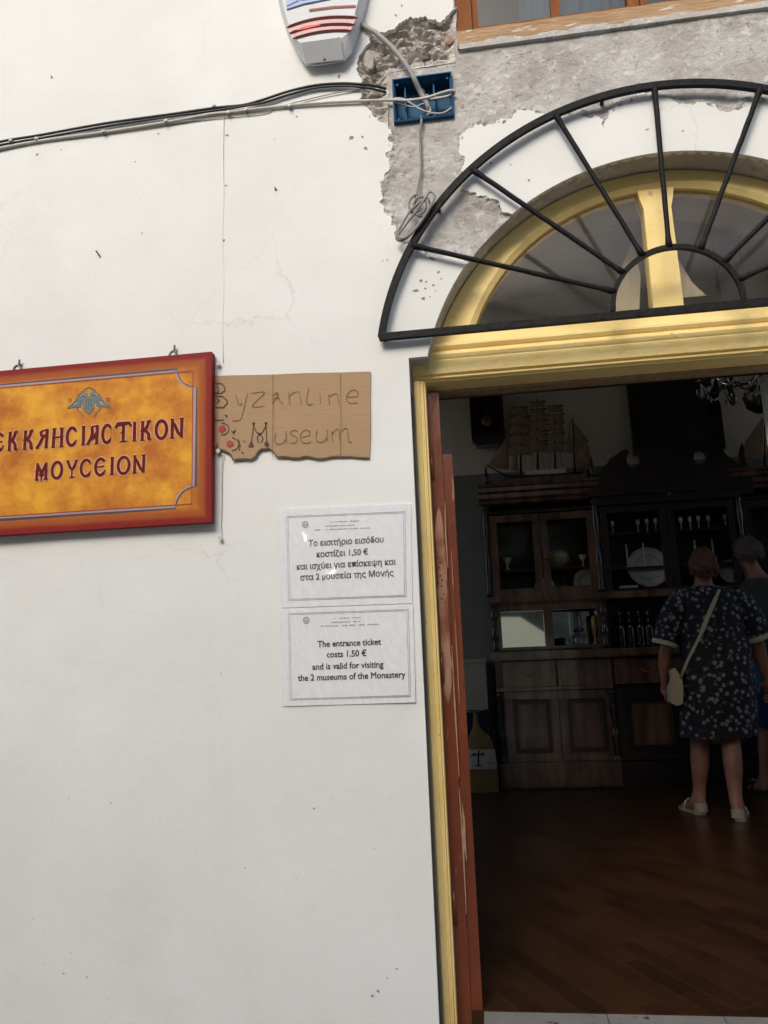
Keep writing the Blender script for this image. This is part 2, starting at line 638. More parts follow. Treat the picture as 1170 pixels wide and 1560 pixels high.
def ang(p):
    return math.degrees(atan2(p[1] - AC[1], p[0] - AC[0]))

def on_arc(px, py):
    a = ang(xz(px, py))
    return a, (AC[0] + AR * cos(radians(a)), AC[1] + AR * sin(radians(a)))

BASE_Z = -0.16
a_end, p_end = on_arc(705, 397)
left_px = [(700, 392), (690, 386), (675, 392), (662, 399), (650, 391), (640, 378), (624, 373), (612, 370), (606, 366),
           (600, 356), (603, 346), (597, 340), (596, 328), (585, 318), (577, 309), (583, 299), (580, 285), (586, 270), (593, 255),
           (590, 240), (597, 226), (592, 214), (598, 202), (592, 195), (578, 186), (566, 174), (557, 163), (548, 150), (549, 132),
           (551, 120), (543, 106), (545, 92), (556, 72), (563, 55), (553, 40), (560, 43), (575, 49), (590, 46), (603, 40), (612, 32),
           (625, 25), (640, 25), (655, 29), (672, 33), (680, 24), (690, 14), (696, 10)]
left_edge = rough([p_end] + [xz(*p) for p in left_px], 0.30, 3)
main_outline = ([(-5.0, BASE_Z), (JL, BASE_Z), (JL, IMP), (AC[0] - 0.835, IMP)] + arc(*AC, AR, 180 - A_IMP, a_end, 14)[1:-1]
                + left_edge + [(0.008, 3.45), (0.008, 7.0), (-5.0, 7.0)])
a_st, p_st = on_arc(775, 322)
ring_px = [(762, 312), (745, 303), (725, 301), (712, 291), (703, 282), (706, 270), (702, 258), (709, 239), (699.5, 222), (709, 200),
           (724, 187), (751, 189), (779, 181), (787, 166), (806, 167), (828, 170), (846, 176), (858, 176), (883, 172), (910, 177),
           (918, 192), (927, 177), (951, 154), (970, 149), (981, 138), (1003, 148), (1028, 154), (1036, 159), (1063, 154), (1082, 157),
           (1093, 165), (1104, 169), (1121, 165), (1140, 154), (1170, 151)]
ring_edge = rough([p_st] + [xz(*p) for p in ring_px] + [(1.2, 2.92), (1.35, 2.80), (1.5, 2.86), (1.75, 2.78), (2.2, 2.85), (3.0, 2.74), (5.0, 2.8)], 0.28, 3)
right_outline = ring_edge + [(5.0, BASE_Z), (JR, BASE_Z), (JR, IMP), (AC[0] + 0.835, IMP)] + arc(*AC, AR, A_IMP, a_st, 40)[1:-1]

win = rect(0.013, 1.347, 3.285, 4.45)                # opening of the window above the door
BXL, BXR = at(596, 122, 0), at(691, 172, 0)
boxo = [xz(597, 122), xz(690, 110), xz(692, 172), xz(600, 193)]
bx0, bx1 = boxo[0][0], boxo[2][0]
bz0, bz1 = (boxo[3][1] + boxo[2][1]) / 2, (boxo[0][1] + boxo[1][1]) / 2
boxr = rect(bx0, bx1, bz0, bz1)

crater = [xz(*p) for p in [(551, 40), (575, 46), (603, 36), (625, 22), (655, 24), (690, 6), (696, 14), (693, 60), (694, 92), (640, 100), (592, 108), (591, 192), (578, 192), (545, 155), (538, 100), (552, 70)]]

def seg_dist(p, poly, closed=True):
    best = 9
    for a, b in (zip(poly, poly[1:] + poly[:1]) if closed else zip(poly, poly[1:])):
        ax, az = a
        dx, dz = b[0] - ax, b[1] - az
        t = max(0, min(1, ((p[0] - ax) * dx + (p[1] - az) * dz) / (dx * dx + dz * dz + 1e-12)))
        best = min(best, sqrt((p[0] - ax - t * dx) ** 2 + (p[1] - az - t * dz) ** 2))
    return best

EDGE_A = [xz(*p) for p in left_px]
EDGE_B = [xz(*p) for p in ring_px]
def cement_y(x, z):
    y = 0.011 + noise.noise((x * 4, z * 4, 1.3)) * 0.003 + noise.noise((x * 16, z * 16, 4.1)) * 0.0022 + noise.noise((x * 50, z * 50, 4.1)) * 0.0012
    if -0.45 < x < 1.2 and z > 2.3:
        d = min(seg_dist((x, z), EDGE_A, False), seg_dist((x, z), EDGE_B, False))
        if d < 0.035:                      # mortar squeezed up against the broken plaster
            k = 1 - d / 0.035
            y -= k * (0.009 + 0.010 * noise.noise((x * 40, z * 40, 2.2)) + 0.008 * noise.noise((x * 95, z * 95, 6)))
    return max(y, -0.005)

def rubble_y(x, z):
    d = min(1.0, seg_dist((x, z), crater) / 0.04)
    v = noise.voronoi((x * 15, 0.4, z * 22))[0]
    st = min(1.0, (v[1] - v[0]) * 2.0)
    h = 0.044 - 0.028 * st ** .6 + noise.noise((x * 40, 2, z * 70)) * 0.013 + noise.noise((x * 9, 2, z * 9)) * 0.016 + noise.noise((x * 100, 2, z * 120)) * 0.005
    return 0.010 * (1 - d) + max(0.0, h) * d

def plaster_y(x, z):
    return noise.noise((x * 1.7, z * 1.7, 0.5)) * 0.005 + noise.noise((x * 5, z * 5, 7.5)) * 0.0022

fac = thing('facade_wall', 'white plastered outer wall with grey cement bared where plaster has broken off', 'wall', (-2, 0.2, 0))

def f(bm):
    arc_in = arc(*AC, AR, 180 - A_IMP, A_IMP, 60)
    core = [(-5.0, BASE_Z), (JL, BASE_Z), (JL, IMP)] + arc_in + [(JR, IMP), (JR, BASE_Z), (5.0, BASE_Z), (5.0, 7.0), (-5.0, 7.0)]
    sheet(bm, [core, win], lambda x, z: 0.128, 0.45, 0.6)
    sheet(bm, [core, win], lambda x, z: 0.45, 0.44, 0.6)
part('wall_core', M_CORE, fac, f)

def f(bm):
    o = [(-0.8, 2.0), (JL, 2.0), (JL, IMP)] + arc(*AC, AR, 180 - A_IMP, A_IMP, 60) + [(JR, IMP), (JR, 2.0), (5.0, 2.0), (5.0, 7.0), (-0.8, 7.0)]
    sheet(bm, [o, win, boxr, crater], cement_y, 0.13, 0.05, (-0.46, 1.15, 2.3, 3.28, 0.0095))
part('cement_render', M_CEMENT, fac, f)
part('rubble_core', M_RUBBLE, fac, lambda bm: sheet(bm, [crater], rubble_y, 0.13, 0.0055), label='crumbling rubble laid bare above the blue box')
o = part('plaster', M_PLASTER, fac, lambda bm: sheet(bm, [main_outline], plaster_y, 0.02, 0.07))
o['label'] = 'white plaster left of the doorway'
o = part('plaster', M_PLASTER, fac, lambda bm: sheet(bm, [right_outline], plaster_y, 0.02, 0.07))
o['label'] = 'white plaster ring over the arch'

# chips, drill holes and crumbs left in the plaster
M_CHIP = pmat('grey chips in the plaster', (0.33, 0.31, 0.28), (0.20, 0.18, 0.16), 60, 0.9)
def f(bm):
    for px, py, r in [(612, 8, 3), (603, 23, 3), (516, 117, 5), (346, 206, 4), (535, 210, 4), (552, 209, 3), (557, 226, 4), (452, 178, 4),
                      (241, 204, 3), (57, 236, 3), (94, 229, 2), (419, 213, 2), (216, 355, 3), (420, 289, 3), (79, 118, 3), (590, 397, 2),
                      (583, 398, 2), (641, 428, 4), (649, 430, 3), (634, 443, 4), (648, 440, 3), (660, 435, 3), (655, 452, 2), (668, 415, 3), (645, 455, 3), (672, 425, 2),
                      (986, 198, 3), (778, 251, 2), (806, 275, 3), (748, 249, 3), (663, 443, 2), (337, 1026, 3), (478, 1232, 4), (528, 1238, 2),
                      (108, 1451, 3), (97, 1483, 3), (132, 1489, 4), (51, 1400, 2), (567, 1517, 5), (576, 1510, 5), (590, 1490, 3), (604, 1476, 3), (228, 1434, 2), (344, 283, 3), (341, 367, 4), (1040, 200, 2), (206, 246, 2)]:
        c = xz(px, py)
        r *= .5 if py > 1000 else 1
        blob(bm, c, r * 0.0021 * 0.7, plaster_y(*c) - 0.0012, 9, 0.45, random.uniform(.7, 1.5), random.uniform(.6, 1.1))
part('chip', M_CHIP, fac, f, label='grey chips and drill holes in the plaster')

# ------------------------------------------------------------------ doorway
door = thing('entrance_door', 'open double door in a yellow frame under an arched fanlight', 'door', (0.68, 0.2, 0))

def jamb_prof(sgn):
    # (x from the wall edge towards the opening, y)
    q = [(.010, .15), (.010, .084), (.014, .080), (.030, .080), (.032, .088), (.036, .088), (.038, .083), (.043, .083), (.045, .094), (.050, .094), (.050, .20), (.010, .20)]
    return [((JL + a - .004) if sgn > 0 else (JR - a + .004), y) for a, y in q]

def f(bm):
    for s in (1, -1):
        pr = jamb_prof(s)
        a = [bm.verts.new((x, y, -0.10)) for x, y in pr]
        b = [bm.verts.new((x, y, 2.0438)) for x, y in pr]
        for i in range(len(pr)):
            j = (i + 1) % len(pr)
            bm.faces.new((a[i], a[j], b[j], b[i]))
        bm.faces.new(b)
    # transom: fascia, grooves, nosing, sloping top, seen in section (y, z)
    prof = [(.24, 2.052), (.124, 2.052), (.124, 2.058), (.112, 2.060), (.112, 2.066), (.116, 2.068), (.116, 2.072), (.104, 2.074), (.102, 2.120),
            (.103, 2.124), (.099, 2.130), (.095, 2.140), (.097, 2.150), (.104, 2.154), (.104, 2.159), (.098, 2.161), (.092, 2.170),
            (.093, 2.180), (.100, 2.184), (.112, 2.186), (.122, 2.226), (.24, 2.226)]
    prof = [(y if y > .2 else y - .022, z - .008 if z < 2.2 else z) for y, z in prof]
    L = [bm.verts.new((JL + 0.003, y, z)) for y, z in prof]
    R_ = [bm.verts.new((JR - 0.003, y, z)) for y, z in prof]
    for i in range(len(prof)):
        j = (i + 1) % len(prof)
        bm.faces.new((L[i], L[j], R_[j], R_[i]))
    bm.faces.new(L)
    bm.faces.new(R_[::-1])
frame = part('door_frame', M_YELLOW, door, f)
part('head_board', M_BAREWOOD, frame, lambda bm: box(bm, JL + .052, JR - .052, .2005, .26, 2.034, 2.0435))
for x0, x1 in ((JL - .001, JL + .0055), (JR - .0055, JR + .001)):
    part('mortar_joint', M_CORE, frame, lambda bm, x0=x0, x1=x1: box(bm, x0, x1, .095, .19, -.1, 2.04))

# fanlight
FC, FR = (0.68, 1.982), 0.716
def halfloop(c, r, zb, n=48):
    a0 = math.degrees(math.asin((zb - c[1]) / r))
    return arc(c[0], c[1], r, a0, 180 - a0, n)
def f(bm):
    o = halfloop(AC, AR - 0.004, 2.2255)
    i1 = halfloop(FC, FR + 0.018, 2.2255)
    i2 = halfloop(FC, FR, 2.2255)
    rows = [[(x, .17, z) for x, z in o], [(x, .104, z) for x, z in o], [(x, .099, z) for x, z in i1], [(x, .112, z) for x, z in i2], [(x, .17, z) for x, z in i2]]
    V = [[bm.verts.new(p) for p in r] for r in rows]
    for A, B in zip(V, V[1:] + V[:1]):
        for k in range(len(A) - 1):
            bm.faces.new((A[k], A[k + 1], B[k + 1], B[k]))
    for side in (0, -1):
        bm.faces.new([r[side] for r in V])
fan = part('fanlight_frame', M_YELLOW, door, f)
def f(bm):
    w = .051
    p = [(-.062, 2.2262), (-.050, 2.25), (-w, 2.28), (-w + .004, 2.62), (-w - .006, 2.66), (-.062, 2.695), (.062, 2.695), (w + .006, 2.66), (w - .004, 2.62), (w, 2.28), (.050, 2.25), (.062, 2.2262)]
    prism(bm, [(0.68 + x, z) for x, z in p], .1035, .166)
part('mullion', M_YELLOW, fan, f, bevel=.004)
M_FANGLASS = glassmat('dusty fanlight glass', (0.86, 0.83, 0.77), 0.035, 0.10, 0.06, 3, dust=0.085)
def f(bm):
    lp = halfloop(FC, FR + .01, 2.2265)
    bm.faces.new([bm.verts.new((x, .128, z)) for x, z in lp])
part('fanlight_glass', M_FANGLASS, door, f)
M_SEAL = pmat('grey putty strip', (0.20, 0.20, 0.19), (0.13, 0.13, 0.125), 20, 0.7)
for x0, x1 in ((0.0, .62), (.742, 1.36)):
    part('putty_strip', M_SEAL, fan, lambda bm, x0=x0, x1=x1: box(bm, x0, x1, .113, .127, 2.2268, 2.236))

# left leaf: opened right back, its hinge edge faces out
LX = -.1735
LEAFM = Matrix.Translation((LX, .142, 0)) @ Matrix.Rotation(radians(4.0), 4, 'Z') @ Matrix.Translation((-LX, -.142, 0))
leaf = part('door_leaf', M_REDWOOD, door, lambda bm: box(bm, LX, LX + .0425, .142, .97, -.09, 2.018, LEAFM), bevel=.003, label='red brown left door leaf folded back into the room')
def f(bm):
    box(bm, LX + .044, LX + .079, .149, .57, -.09, 1.79, LEAFM)
sh = part('folded_panel', M_REDWOOD, leaf, f, bevel=.004)
def f(bm):
    random.seed(4)
    z = 1.775
    while z > 0.02:
        h = random.uniform(.05, .5)
        w = random.uniform(.002, .006) if random.random() > .25 else .0005
        x = LX + .0437
        ribbon(bm, [(x + random.uniform(-.002, .002), z), (x + random.uniform(-.004, .004), z - h * .5), (x, z - h)], [w * .4, w, w * .4], .1405)
        z -= h + random.uniform(.0, .06)
    ribbon(bm, [(LX + .048, .62), (LX + .052, .56), (LX + .049, .5), (LX + .054, .44)], [.001, .008, .01, .002], .1425)
part('paint_wear', M_BAREWOOD, leaf, f)
M_SHEEN = pmat('pale painted gloss sheen', (0.36, 0.20, 0.125), (0.19, 0.06, 0.03), 13, 0.3, .3, 40, stretch=(1, 1, .5), lo=.42, hi=.60)  # gloss sheen of the leaf put into a pale colour
def worn(bm, x0, x1, z0, z1, y, seed):  # irregular pale strip that imitates gloss sheen
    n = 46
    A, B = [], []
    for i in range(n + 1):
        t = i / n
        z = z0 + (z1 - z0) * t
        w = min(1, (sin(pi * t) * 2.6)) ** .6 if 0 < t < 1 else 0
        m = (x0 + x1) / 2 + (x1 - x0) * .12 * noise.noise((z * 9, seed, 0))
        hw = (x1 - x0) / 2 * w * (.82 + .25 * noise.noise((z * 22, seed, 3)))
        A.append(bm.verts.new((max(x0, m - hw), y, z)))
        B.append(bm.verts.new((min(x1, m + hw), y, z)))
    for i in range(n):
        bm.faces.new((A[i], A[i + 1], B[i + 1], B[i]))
part('painted_sheen', M_SHEEN, leaf, lambda bm: worn(bm, LX + .003, LX + .040, .93, 1.60, .1412, 2), label='pale patch painted along the edge as gloss sheen')
part('painted_sheen', M_SHEEN, sh, lambda bm: worn(bm, LX + .056, LX + .060, .92, 1.45, .1452, 5), label='narrow pale streak painted as gloss sheen')
M_HOLE = pmat('old screw holes', (0.03, 0.02, 0.015), (0.02, 0.015, 0.01), 50, 0.9)
def f(bm):
    for px, py in [(664, 838), (667, 850), (671, 857), (669, 865), (671, 877), (674, 884), (673, 893), (676, 905), (678, 917), (668, 888), (673, 912)]:
        x, z = xz(px, py, .141)
        blob(bm, (x, z), .0028, .1398, 8, .2)
part('screw_hole', M_HOLE, leaf, f, label='rows of old screw holes')
for z in (0.3, 1.05, 1.75):
    def f(bm, z=z):
        tube(bm, [(LX + .006, .140, z - .05), (LX + .006, .140, z + .05)], .007, 8)
    part('hinge', M_REDWOOD, leaf, f, smooth=True)

# right leaf: only half open, pale grey outside
def f(bm):
    A, B = Vector((1.526, .235)), Vector((1.062, .43))
    d = (B - A)
    L = d.length
    M = Matrix.Translation((A.x, A.y, 0)) @ Matrix.Rotation(atan2(d.y, d.x), 4, 'Z')
    box(bm, 0, L, -.02, .02, .012, 2.045, M)
leafr = part('door_leaf', M_GREYPAINT, door, f, bevel=.004, label='pale grey half leaf on the right')
def f(bm):
    A, B = Vector((1.526, .235)), Vector((1.062, .43))
    d = (B - A)
    M = Matrix.Translation((A.x, A.y, 0)) @ Matrix.Rotation(atan2(d.y, d.x), 4, 'Z')
    for z0, z1 in ((.2, .9), (1.05, 1.92)):
        ring_frame(bm, rect(.07, .43, z0, z1), rect(.09, .41, z0 + .02, z1 - .02), .019, .028)
    for v in bm.verts:
        v.co = M @ v.co
part('panel_moulding', M_GREYPAINT, leafr, f)

# ------------------------------------------------------------------ iron fan grille
gr = thing('window_grille', 'black fan shaped iron grille fixed over the arched fanlight', 'grille', (0.68, -0.03, 2.17))
GC, GR, GZ = (0.68, 2.0), 1.003, 2.172
def flatbar(bm, path, rad, y0, y1):
    """bar of rectangular section along an xz path, rad wide"""
    n = len(path)
    P = [Vector((p[0], p[1])) for p in path]
    V = []
    for i in range(n):
        t = (P[min(i + 1, n - 1)] - P[max(i - 1, 0)]).normalized()
        q = Vector((-t.y, t.x)) * rad / 2
        a, b = P[i] + q, P[i] - q
        V.append([bm.verts.new((a.x, y0, a.y)), bm.verts.new((b.x, y0, b.y)), bm.verts.new((b.x, y1, b.y)), bm.verts.new((a.x, y1, a.y))])
    for A, B in zip(V, V[1:]):
        for k in range(4):
            l = (k + 1) % 4
            bm.faces.new((A[k], A[l], B[l], B[k]))
    bm.faces.new(V[0][::-1])
    bm.faces.new(V[-1])
aG = math.degrees(math.asin((GZ - GC[1]) / GR))
part('arch_bar', M_IRON, gr, lambda bm: flatbar(bm, arc(*GC, GR, 180 - aG, aG, 90), .0235, -.038, -.020), bevel=.0025)
part('base_bar', M_IRON, gr, lambda bm: flatbar(bm, [(GC[0] - .995, GZ), (GC[0] + .995, GZ)], .0235, -.039, -.019), bevel=.0025)
HC, HR = (0.675, 2.19), 0.206
part('inner_hoop', M_IRON, gr, lambda bm: flatbar(bm, arc(*HC, HR, 180, 0, 40), .0155, -.037, -.020), bevel=.003)
for ao, ai in zip((150, 130, 110, 90, 70, 50, 30), (161, 141, 117, 92, 64, 40, 19)):
    def f(bm, ao=ao, ai=ai):
        a = Vector((GC[0] + GR * cos(radians(ao)), -.030, GC[1] + GR * sin(radians(ao))))
        b = Vector((HC[0] + HR * cos(radians(ai)), -.030, HC[1] + HR * sin(radians(ai))))
        d = (b - a).normalized()
        n = 24
        pts, rr = [], []
        for k in range(n + 1):
            p = a + (b - a) * (k / n)
            p.x += noise.noise((k * .35, ao, 0)) * .0015
            p.z += noise.noise((k * .35, ao, 5)) * .0015
            pts.append(p)
            rr.append(.0093 - .001 * k / n + (.0045 if k in (0, n) else .002 if k in (1, n - 1) else 0) + abs(noise.noise((k * .9, ao, 9))) * .0012)
        tube(bm, pts, rr, 8)
    part('spoke', M_IRON, gr, f, smooth=True)
for x, z in [(GC[0] - .98, GZ), (GC[0] + .98, GZ)] + [(GC[0] + GR * cos(radians(a)), GC[1] + GR * sin(radians(a))) for a in (140, 100, 60)]:
    part('wall_stub', M_IRON, gr, lambda bm, x=x, z=z: tube(bm, [(x, -.02, z), (x, .022, z)], .007, 8))

# ------------------------------------------------------------------ window above
wn = thing('upper_window', 'orange wooden window above the doorway, its sill smeared with cement', 'window', (0.68, 0.05, 3.29))
def f(bm):
    x0, x1 = 0.0135, 1.3465
    zt0, zt1 = 3.372, 3.372
    n = 40
    V = []
    for i in range(n + 1):
        x = x0 + (x1 - x0) * i / n
        zt = 3.362 + noise.noise((x * 9, 1, 1)) * .004
        zb = 3.286
        y = .004 + noise.noise((x * 14, 3, 2)) * .003
        V.append([bm.verts.new(p) for p in ((x, y, zb), (x, y - .002, zt - .004), (x, y + .003, zt), (x, .09, zt + .006), (x, .09, zb))])
    for A, B in zip(V, V[1:]):
        for k in range(5):
            l = (k + 1) % 5
            bm.faces.new((A[k], A[l], B[l], B[k]))
    bm.faces.new(V[0])
    bm.faces.new(V[-1][::-1])
part('sill', M_SILL, wn, f)
def f(bm):
    n = 60
    pts = [(0.02 + 1.3 * i / n, 3.296 + .020 * max(0, noise.noise((i * .21, 2, 0)) + .35) + .008 * noise.noise((i * .9, 0, 4))) for i in range(n + 1)]
    A = [bm.verts.new((x, -.0025, 3.278)) for x, z in pts]
    B = [bm.verts.new((x, .0003, z)) for x, z in pts]
    for i in range(n):
        bm.faces.new((A[i], A[i + 1], B[i + 1], B[i]))
    C = [bm.verts.new((x, .016, 3.274)) for x, z in pts]
    for i in range(n):
        bm.faces.new((C[i], C[i + 1], A[i + 1], A[i]))
part('cement_smear', M_CEMENT, wn, f, label='cement smeared along the bottom of the sill')
def f(bm):
    box(bm, .0135, .072, .018, .09, 3.372, 4.449)
    box(bm, 1.288, 1.3465, .018, .09, 3.372, 4.449)
    box(bm, .072, 1.288, .018, .09, 4.39, 4.449)
part('window_frame', M_WFRAME, wn, f, bevel=.003)
for x0, x1 in ((.074, .678), (.682, 1.286)):
    def f(bm, x0=x0, x1=x1):
        ring_frame(bm, rect(x0, x1, 3.376, 4.388), rect(x0 + .022, x1 - .04, 3.392, 4.34), .034, .075)
    s = part('sash', M_WFRAME, wn, f)
    s2 = bmesh.new()
    box(s2, x0 + .29, x0 + .322, .038, .07, 3.392, 4.34)
    finish(s2, 'glazing_bar', M_WFRAME, s)
    M_WG = glassmat('window glass', (0.72, 0.76, 0.78), 0.04, 0.03) if 'M_WG' not in globals() else M_WG
    for a, b in ((x0 + .02, x0 + .2885), (x0 + .3235, x1 - .038)):
        s3 = bmesh.new()
        box(s3, a, b, .052, .056, 3.39, 4.345)
        finish(s3, 'pane', M_WG, s)
M_CURT = pmat('dull blue curtain', (0.10, 0.19, 0.23), (0.07, 0.13, 0.16), 5, 0.9, stretch=(6, 1, .3))
def f(bm):
    n = 60
    A, B = [], []
    for i in range(n + 1):
        x = .30 + .52 * i / n
        y = .16 + .02 * sin(x * 62) + .008 * sin(x * 137)
        A.append(bm.verts.new((x + .10 * (i / n - .5), y, 3.3)))
        B.append(bm.verts.new((x, y, 4.5)))
    for i in range(n):
        bm.faces.new((A[i], A[i + 1], B[i + 1], B[i]))
part('curtain', M_CURT, wn, f, smooth=True)

# ------------------------------------------------------------------ alarm siren
si = thing('alarm_siren', 'white alarm siren with red lens ribs, high on the wall beside the blue box', 'siren', xz(490, 60)[:1] + (0,) + xz(490, 60)[1:])
back = [(466, 101), (480, 102), (526, 95), (538, 82), (550, 45), (561, 0), (575, -60), (415, -60), (424, 0), (429, 22), (437, 50), (447, 72), (458, 92)]
mid = [(467, 98), (481, 99), (524, 93), (535, 80), (546, 44), (556, 0), (568, -60), (416, -60), (425, 0), (431, 22), (439, 49), (449, 71), (459, 90)]
frn = [(460, 66), (478, 67), (520, 58), (530, 50), (539, 27), (546, 0), (556, -60), (420, -60), (430, 0), (434, 18), (440, 38), (446, 53), (452, 61)]
def f(bm):
    rings = []
    for lp, y in ((back, .0), (mid, -.030), (frn, -.066)):
        rings.append([bm.verts.new((at(px, py, y).x, y, at(px, py, y).z)) for px, py in lp])
    for A, B in zip(rings, rings[1:]):
        for i in range(len(A)):
            j = (i + 1) % len(A)
            bm.faces.new((A[i], A[j], B[j], B[i]))
    bm.faces.new(rings[-1])
    bm.faces.new(rings[0][::-1])
part('body', M_SIREN, si, f, bevel=.005, bseg=3)
def f(bm):
    pts = [(467, 99.2), (524, 92.6), (519, 58.5), (459, 67)]
    vs = []
    for (px, py), y in zip(pts, (-.0315, -.0315, -.066, -.066)):
        p = at(px, py, y)
        vs.append(bm.verts.new((p.x, p.y - .007, p.z - .001)))
    bm.faces.new(vs)
part('front_step', M_SIRENSTEP, si, f)
YS = -.0672
def spx(lst, w, y, bm):
    ribbon(bm, [xz(px, py, y) for px, py in lst], w, y)
def arcpx(a, b, c, n=14):
    # quadratic through three pixel points (b = control)
    return [((1 - t) ** 2 * a[0] + 2 * t * (1 - t) * b[0] + t * t * c[0], (1 - t) ** 2 * a[1] + 2 * t * (1 - t) * b[1] + t * t * c[1]) for t in [k / n for k in range(n + 1)]]
def f(bm):
    up = [(437, 39)] + arcpx((437, 39), (486, 17), (544, 24))[1:]
    dn = arcpx((445, 61), (490, 43), (534, 47))
    A = [bm.verts.new((at(*p, YS).x, YS, at(*p, YS).z)) for p in up]
    B = [bm.verts.new((at(*p, YS).x, YS, at(*p, YS).z)) for p in dn]
    for i in range(len(A) - 1):
        bm.faces.new((A[i], B[i], B[i + 1], A[i + 1]))
part('lens', M_LENS, si, f)
def f(bm):
    for a, b, c, w in (((437, 42), (484, 21), (545, 27), .0118), ((441, 51), (486, 32), (541, 38), .0118), ((446, 59), (490, 43), (535, 47), .0108)):
        n = 14
        L = arcpx(a, b, c, n)
        spx(L, [w * .55] + [w] * (n - 1) + [w * .55], YS - .0016, bm)
part('lens_rib', M_LENSRED, si, f)
part('indicator_light', M_LED, si, lambda bm: spx(arcpx((452, 45.5), (468, 40), (488, 37.5), 8), [.003, .006, .009, .011, .011, .010, .008, .006, .002], YS - .0024, bm))
def f(bm):
    spx([(471, 15.8), (508, 11), (542, 9.5)], .0125, YS, bm)
st = part('sticker', M_PALEBLUE, si, lambda bm: bm.faces.new([bm.verts.new((at(px, py, YS).x, YS, at(px, py, YS).z)) for px, py in [(437, 16), (462, 7), (502, 0), (504, -30), (434, -30)]]), label='blue and white warning sticker')
def f(bm):
    spx([(437, 14.5), (462, 6.5), (504, -2)], .0065, YS - .0008, bm)
    spx([(437, 9.5), (455, 1)], .004, YS - .0008, bm)
    spx([(447, -3), (462, -1), (500, -9)], .009, YS - .0008, bm)
part('print', M_NAVY, st, f)
part('print', M_MAROONP, si, f2 := (lambda bm: spx([(471, 15.8), (508, 11), (542, 9.5)], .0115, YS - .0004, bm)), label='faded red line of print')
M_PINK = pmat('pale letter gaps', (0.62, 0.45, 0.43), (0.66, 0.5, 0.48), 50, 0.4)
def f(bm):
    random.seed(3)
    for i in range(18):
        t = (i + .5) / 18
        px, py = 471 + 71 * t, 15.8 - 9.5 * t + 3.2 * t * t
        x, z = xz(px, py, YS)
        ribbon(bm, [(x + random.uniform(-.0005, .0005), z - .0035), (x, z + .0035)], .0011, YS - .0012)
part('print_gap', M_PINK, si, f)
def f(bm):
    p = at(494.5, 91, -.048)
    lathe(bm, [(0, -.002), (.005, -.002), (.006, 0), (.006, .004), (0, .004)], (0, 0, 0), 12)
    M = Matrix.Translation((p.x, p.y, p.z)) @ Matrix.Rotation(radians(70), 4, 'X')
    for v in bm.verts:
        v.co = M @ v.co
part('screw', M_STEEL, si, f, smooth=True)

# ------------------------------------------------------------------ junction box
jb = thing('junction_box', 'blue plastic junction box without its cover, sunk in the broken wall', 'junction box', (bx0, 0.03, bz0))
def f(bm):
    e = .0005
    o = rect(bx0 + e, bx1 - e, bz0 + e, bz1 - e)
    i1 = rect(bx0 + .006, bx1 - .006, bz0 + .006, bz1 - .006)
    rows = [(o, .062), (o, -.006), (i1, -.008), (i1, .006), (rect(bx0 + .010, bx1 - .010, bz0 + .010, bz1 - .010), .008), (rect(bx0 + .012, bx1 - .012, bz0 + .012, bz1 - .012), .058)]
    V = [[bm.verts.new((x, y, z)) for x, z in lp] for lp, y in rows]
    for A, B in zip(V, V[1:]):
        for k in range(4):
            l = (k + 1) % 4
            bm.faces.new((A[k], A[l], B[l], B[k]))
    bm.faces.new(V[-1])
    bm.faces.new(V[0][::-1])
part('box_shell', M_BLUEBOX, jb, f, bevel=.0012)
def f(bm):
    for x, z in ((bx0 + .018, bz0 + .018), (bx1 - .018, bz0 + .018), (bx0 + .018, bz1 - .018), (bx1 - .018, bz1 - .018)):
        tube(bm, [(x, .057, z), (x, .004, z)], .005, 8)
    box(bm, bx0 + .012, bx1 - .012, .052, .0575, bz0 + .012, bz1 - .012)
part('screw_boss', M_BLUEBOX, jb, f)
for x in (bx0 + .045, bx1 - .07):
    part('rib', M_BLUEBOX, jb, lambda bm, x=x: box(bm, x - .003, x + .003, .02, .0515, bz0 + .013, bz1 - .013))
M_MORTAR = pmat('pale mortar', (0.50, 0.46, 0.40), (0.33, 0.30, 0.26), 25, 0.95, 0.9, 45)
for c, r in (((bx0 + .105, .046, bz1 - .030), .016), ((bx0 + .120, .050, bz1 - .050), .013), ((bx0 + .03, .048, bz0 + .03), .012)):
    def f(bm, c=c, r=r):
        b2 = bmesh.ops.create_icosphere(bm, subdivisions=2, radius=r, matrix=Matrix.Translation(c))
        for v in b2['verts']:
            v.co += Vector((noise.noise(v.co * 60), noise.noise(v.co * 61 + Vector((3, 0, 0))), noise.noise(v.co * 59))) * .008
    part('mortar_crumb', M_MORTAR, jb, f, label='mortar squeezed into the box')

# stones loose in the broken hole
M_BRICK = pmat('broken brick', (0.42, 0.25, 0.17), (0.34, 0.22, 0.16), 30, 0.95, 0.8, 50)
M_STONE = pmat('dark field stone', (0.22, 0.19, 0.165), (0.13, 0.11, 0.095), 14, 0.95, 0.8, 40)
def rock(name, px, py, y, r, mat, sc=(1, .6, .7), seed=0, cat='stone', label=''):
    bm = bmesh.new()
    bmesh.ops.create_icosphere(bm, subdivisions=3, radius=r)
    for v in bm.verts:
        d = v.co.normalized()
        v.co *= 1 + .25 * noise.noise(d * 1.7 + Vector((seed, 0, 0))) + .1 * noise.noise(d * 5 + Vector((0, seed, 0)))
        for ax in ((.6, -.7, .3), (-.5, -.8, .2), (.1, -.9, -.4)):
            a = Vector(ax).normalized()
            k = v.co.dot(a) - r * .72
            if k > 0:
                v.co -= a * k * .85
        v.co = Vector((v.co.x * sc[0], v.co.y * sc[1], v.co.z * sc[2])) + at(px, py, y)
    return finish(bm, name, mat, None)
tag(rock('stone', 633, 90, .045, .050, M_STONE, (1.0, .5, .72), 2), 'dark rounded stone in the broken wall just above the blue box', 'stone')
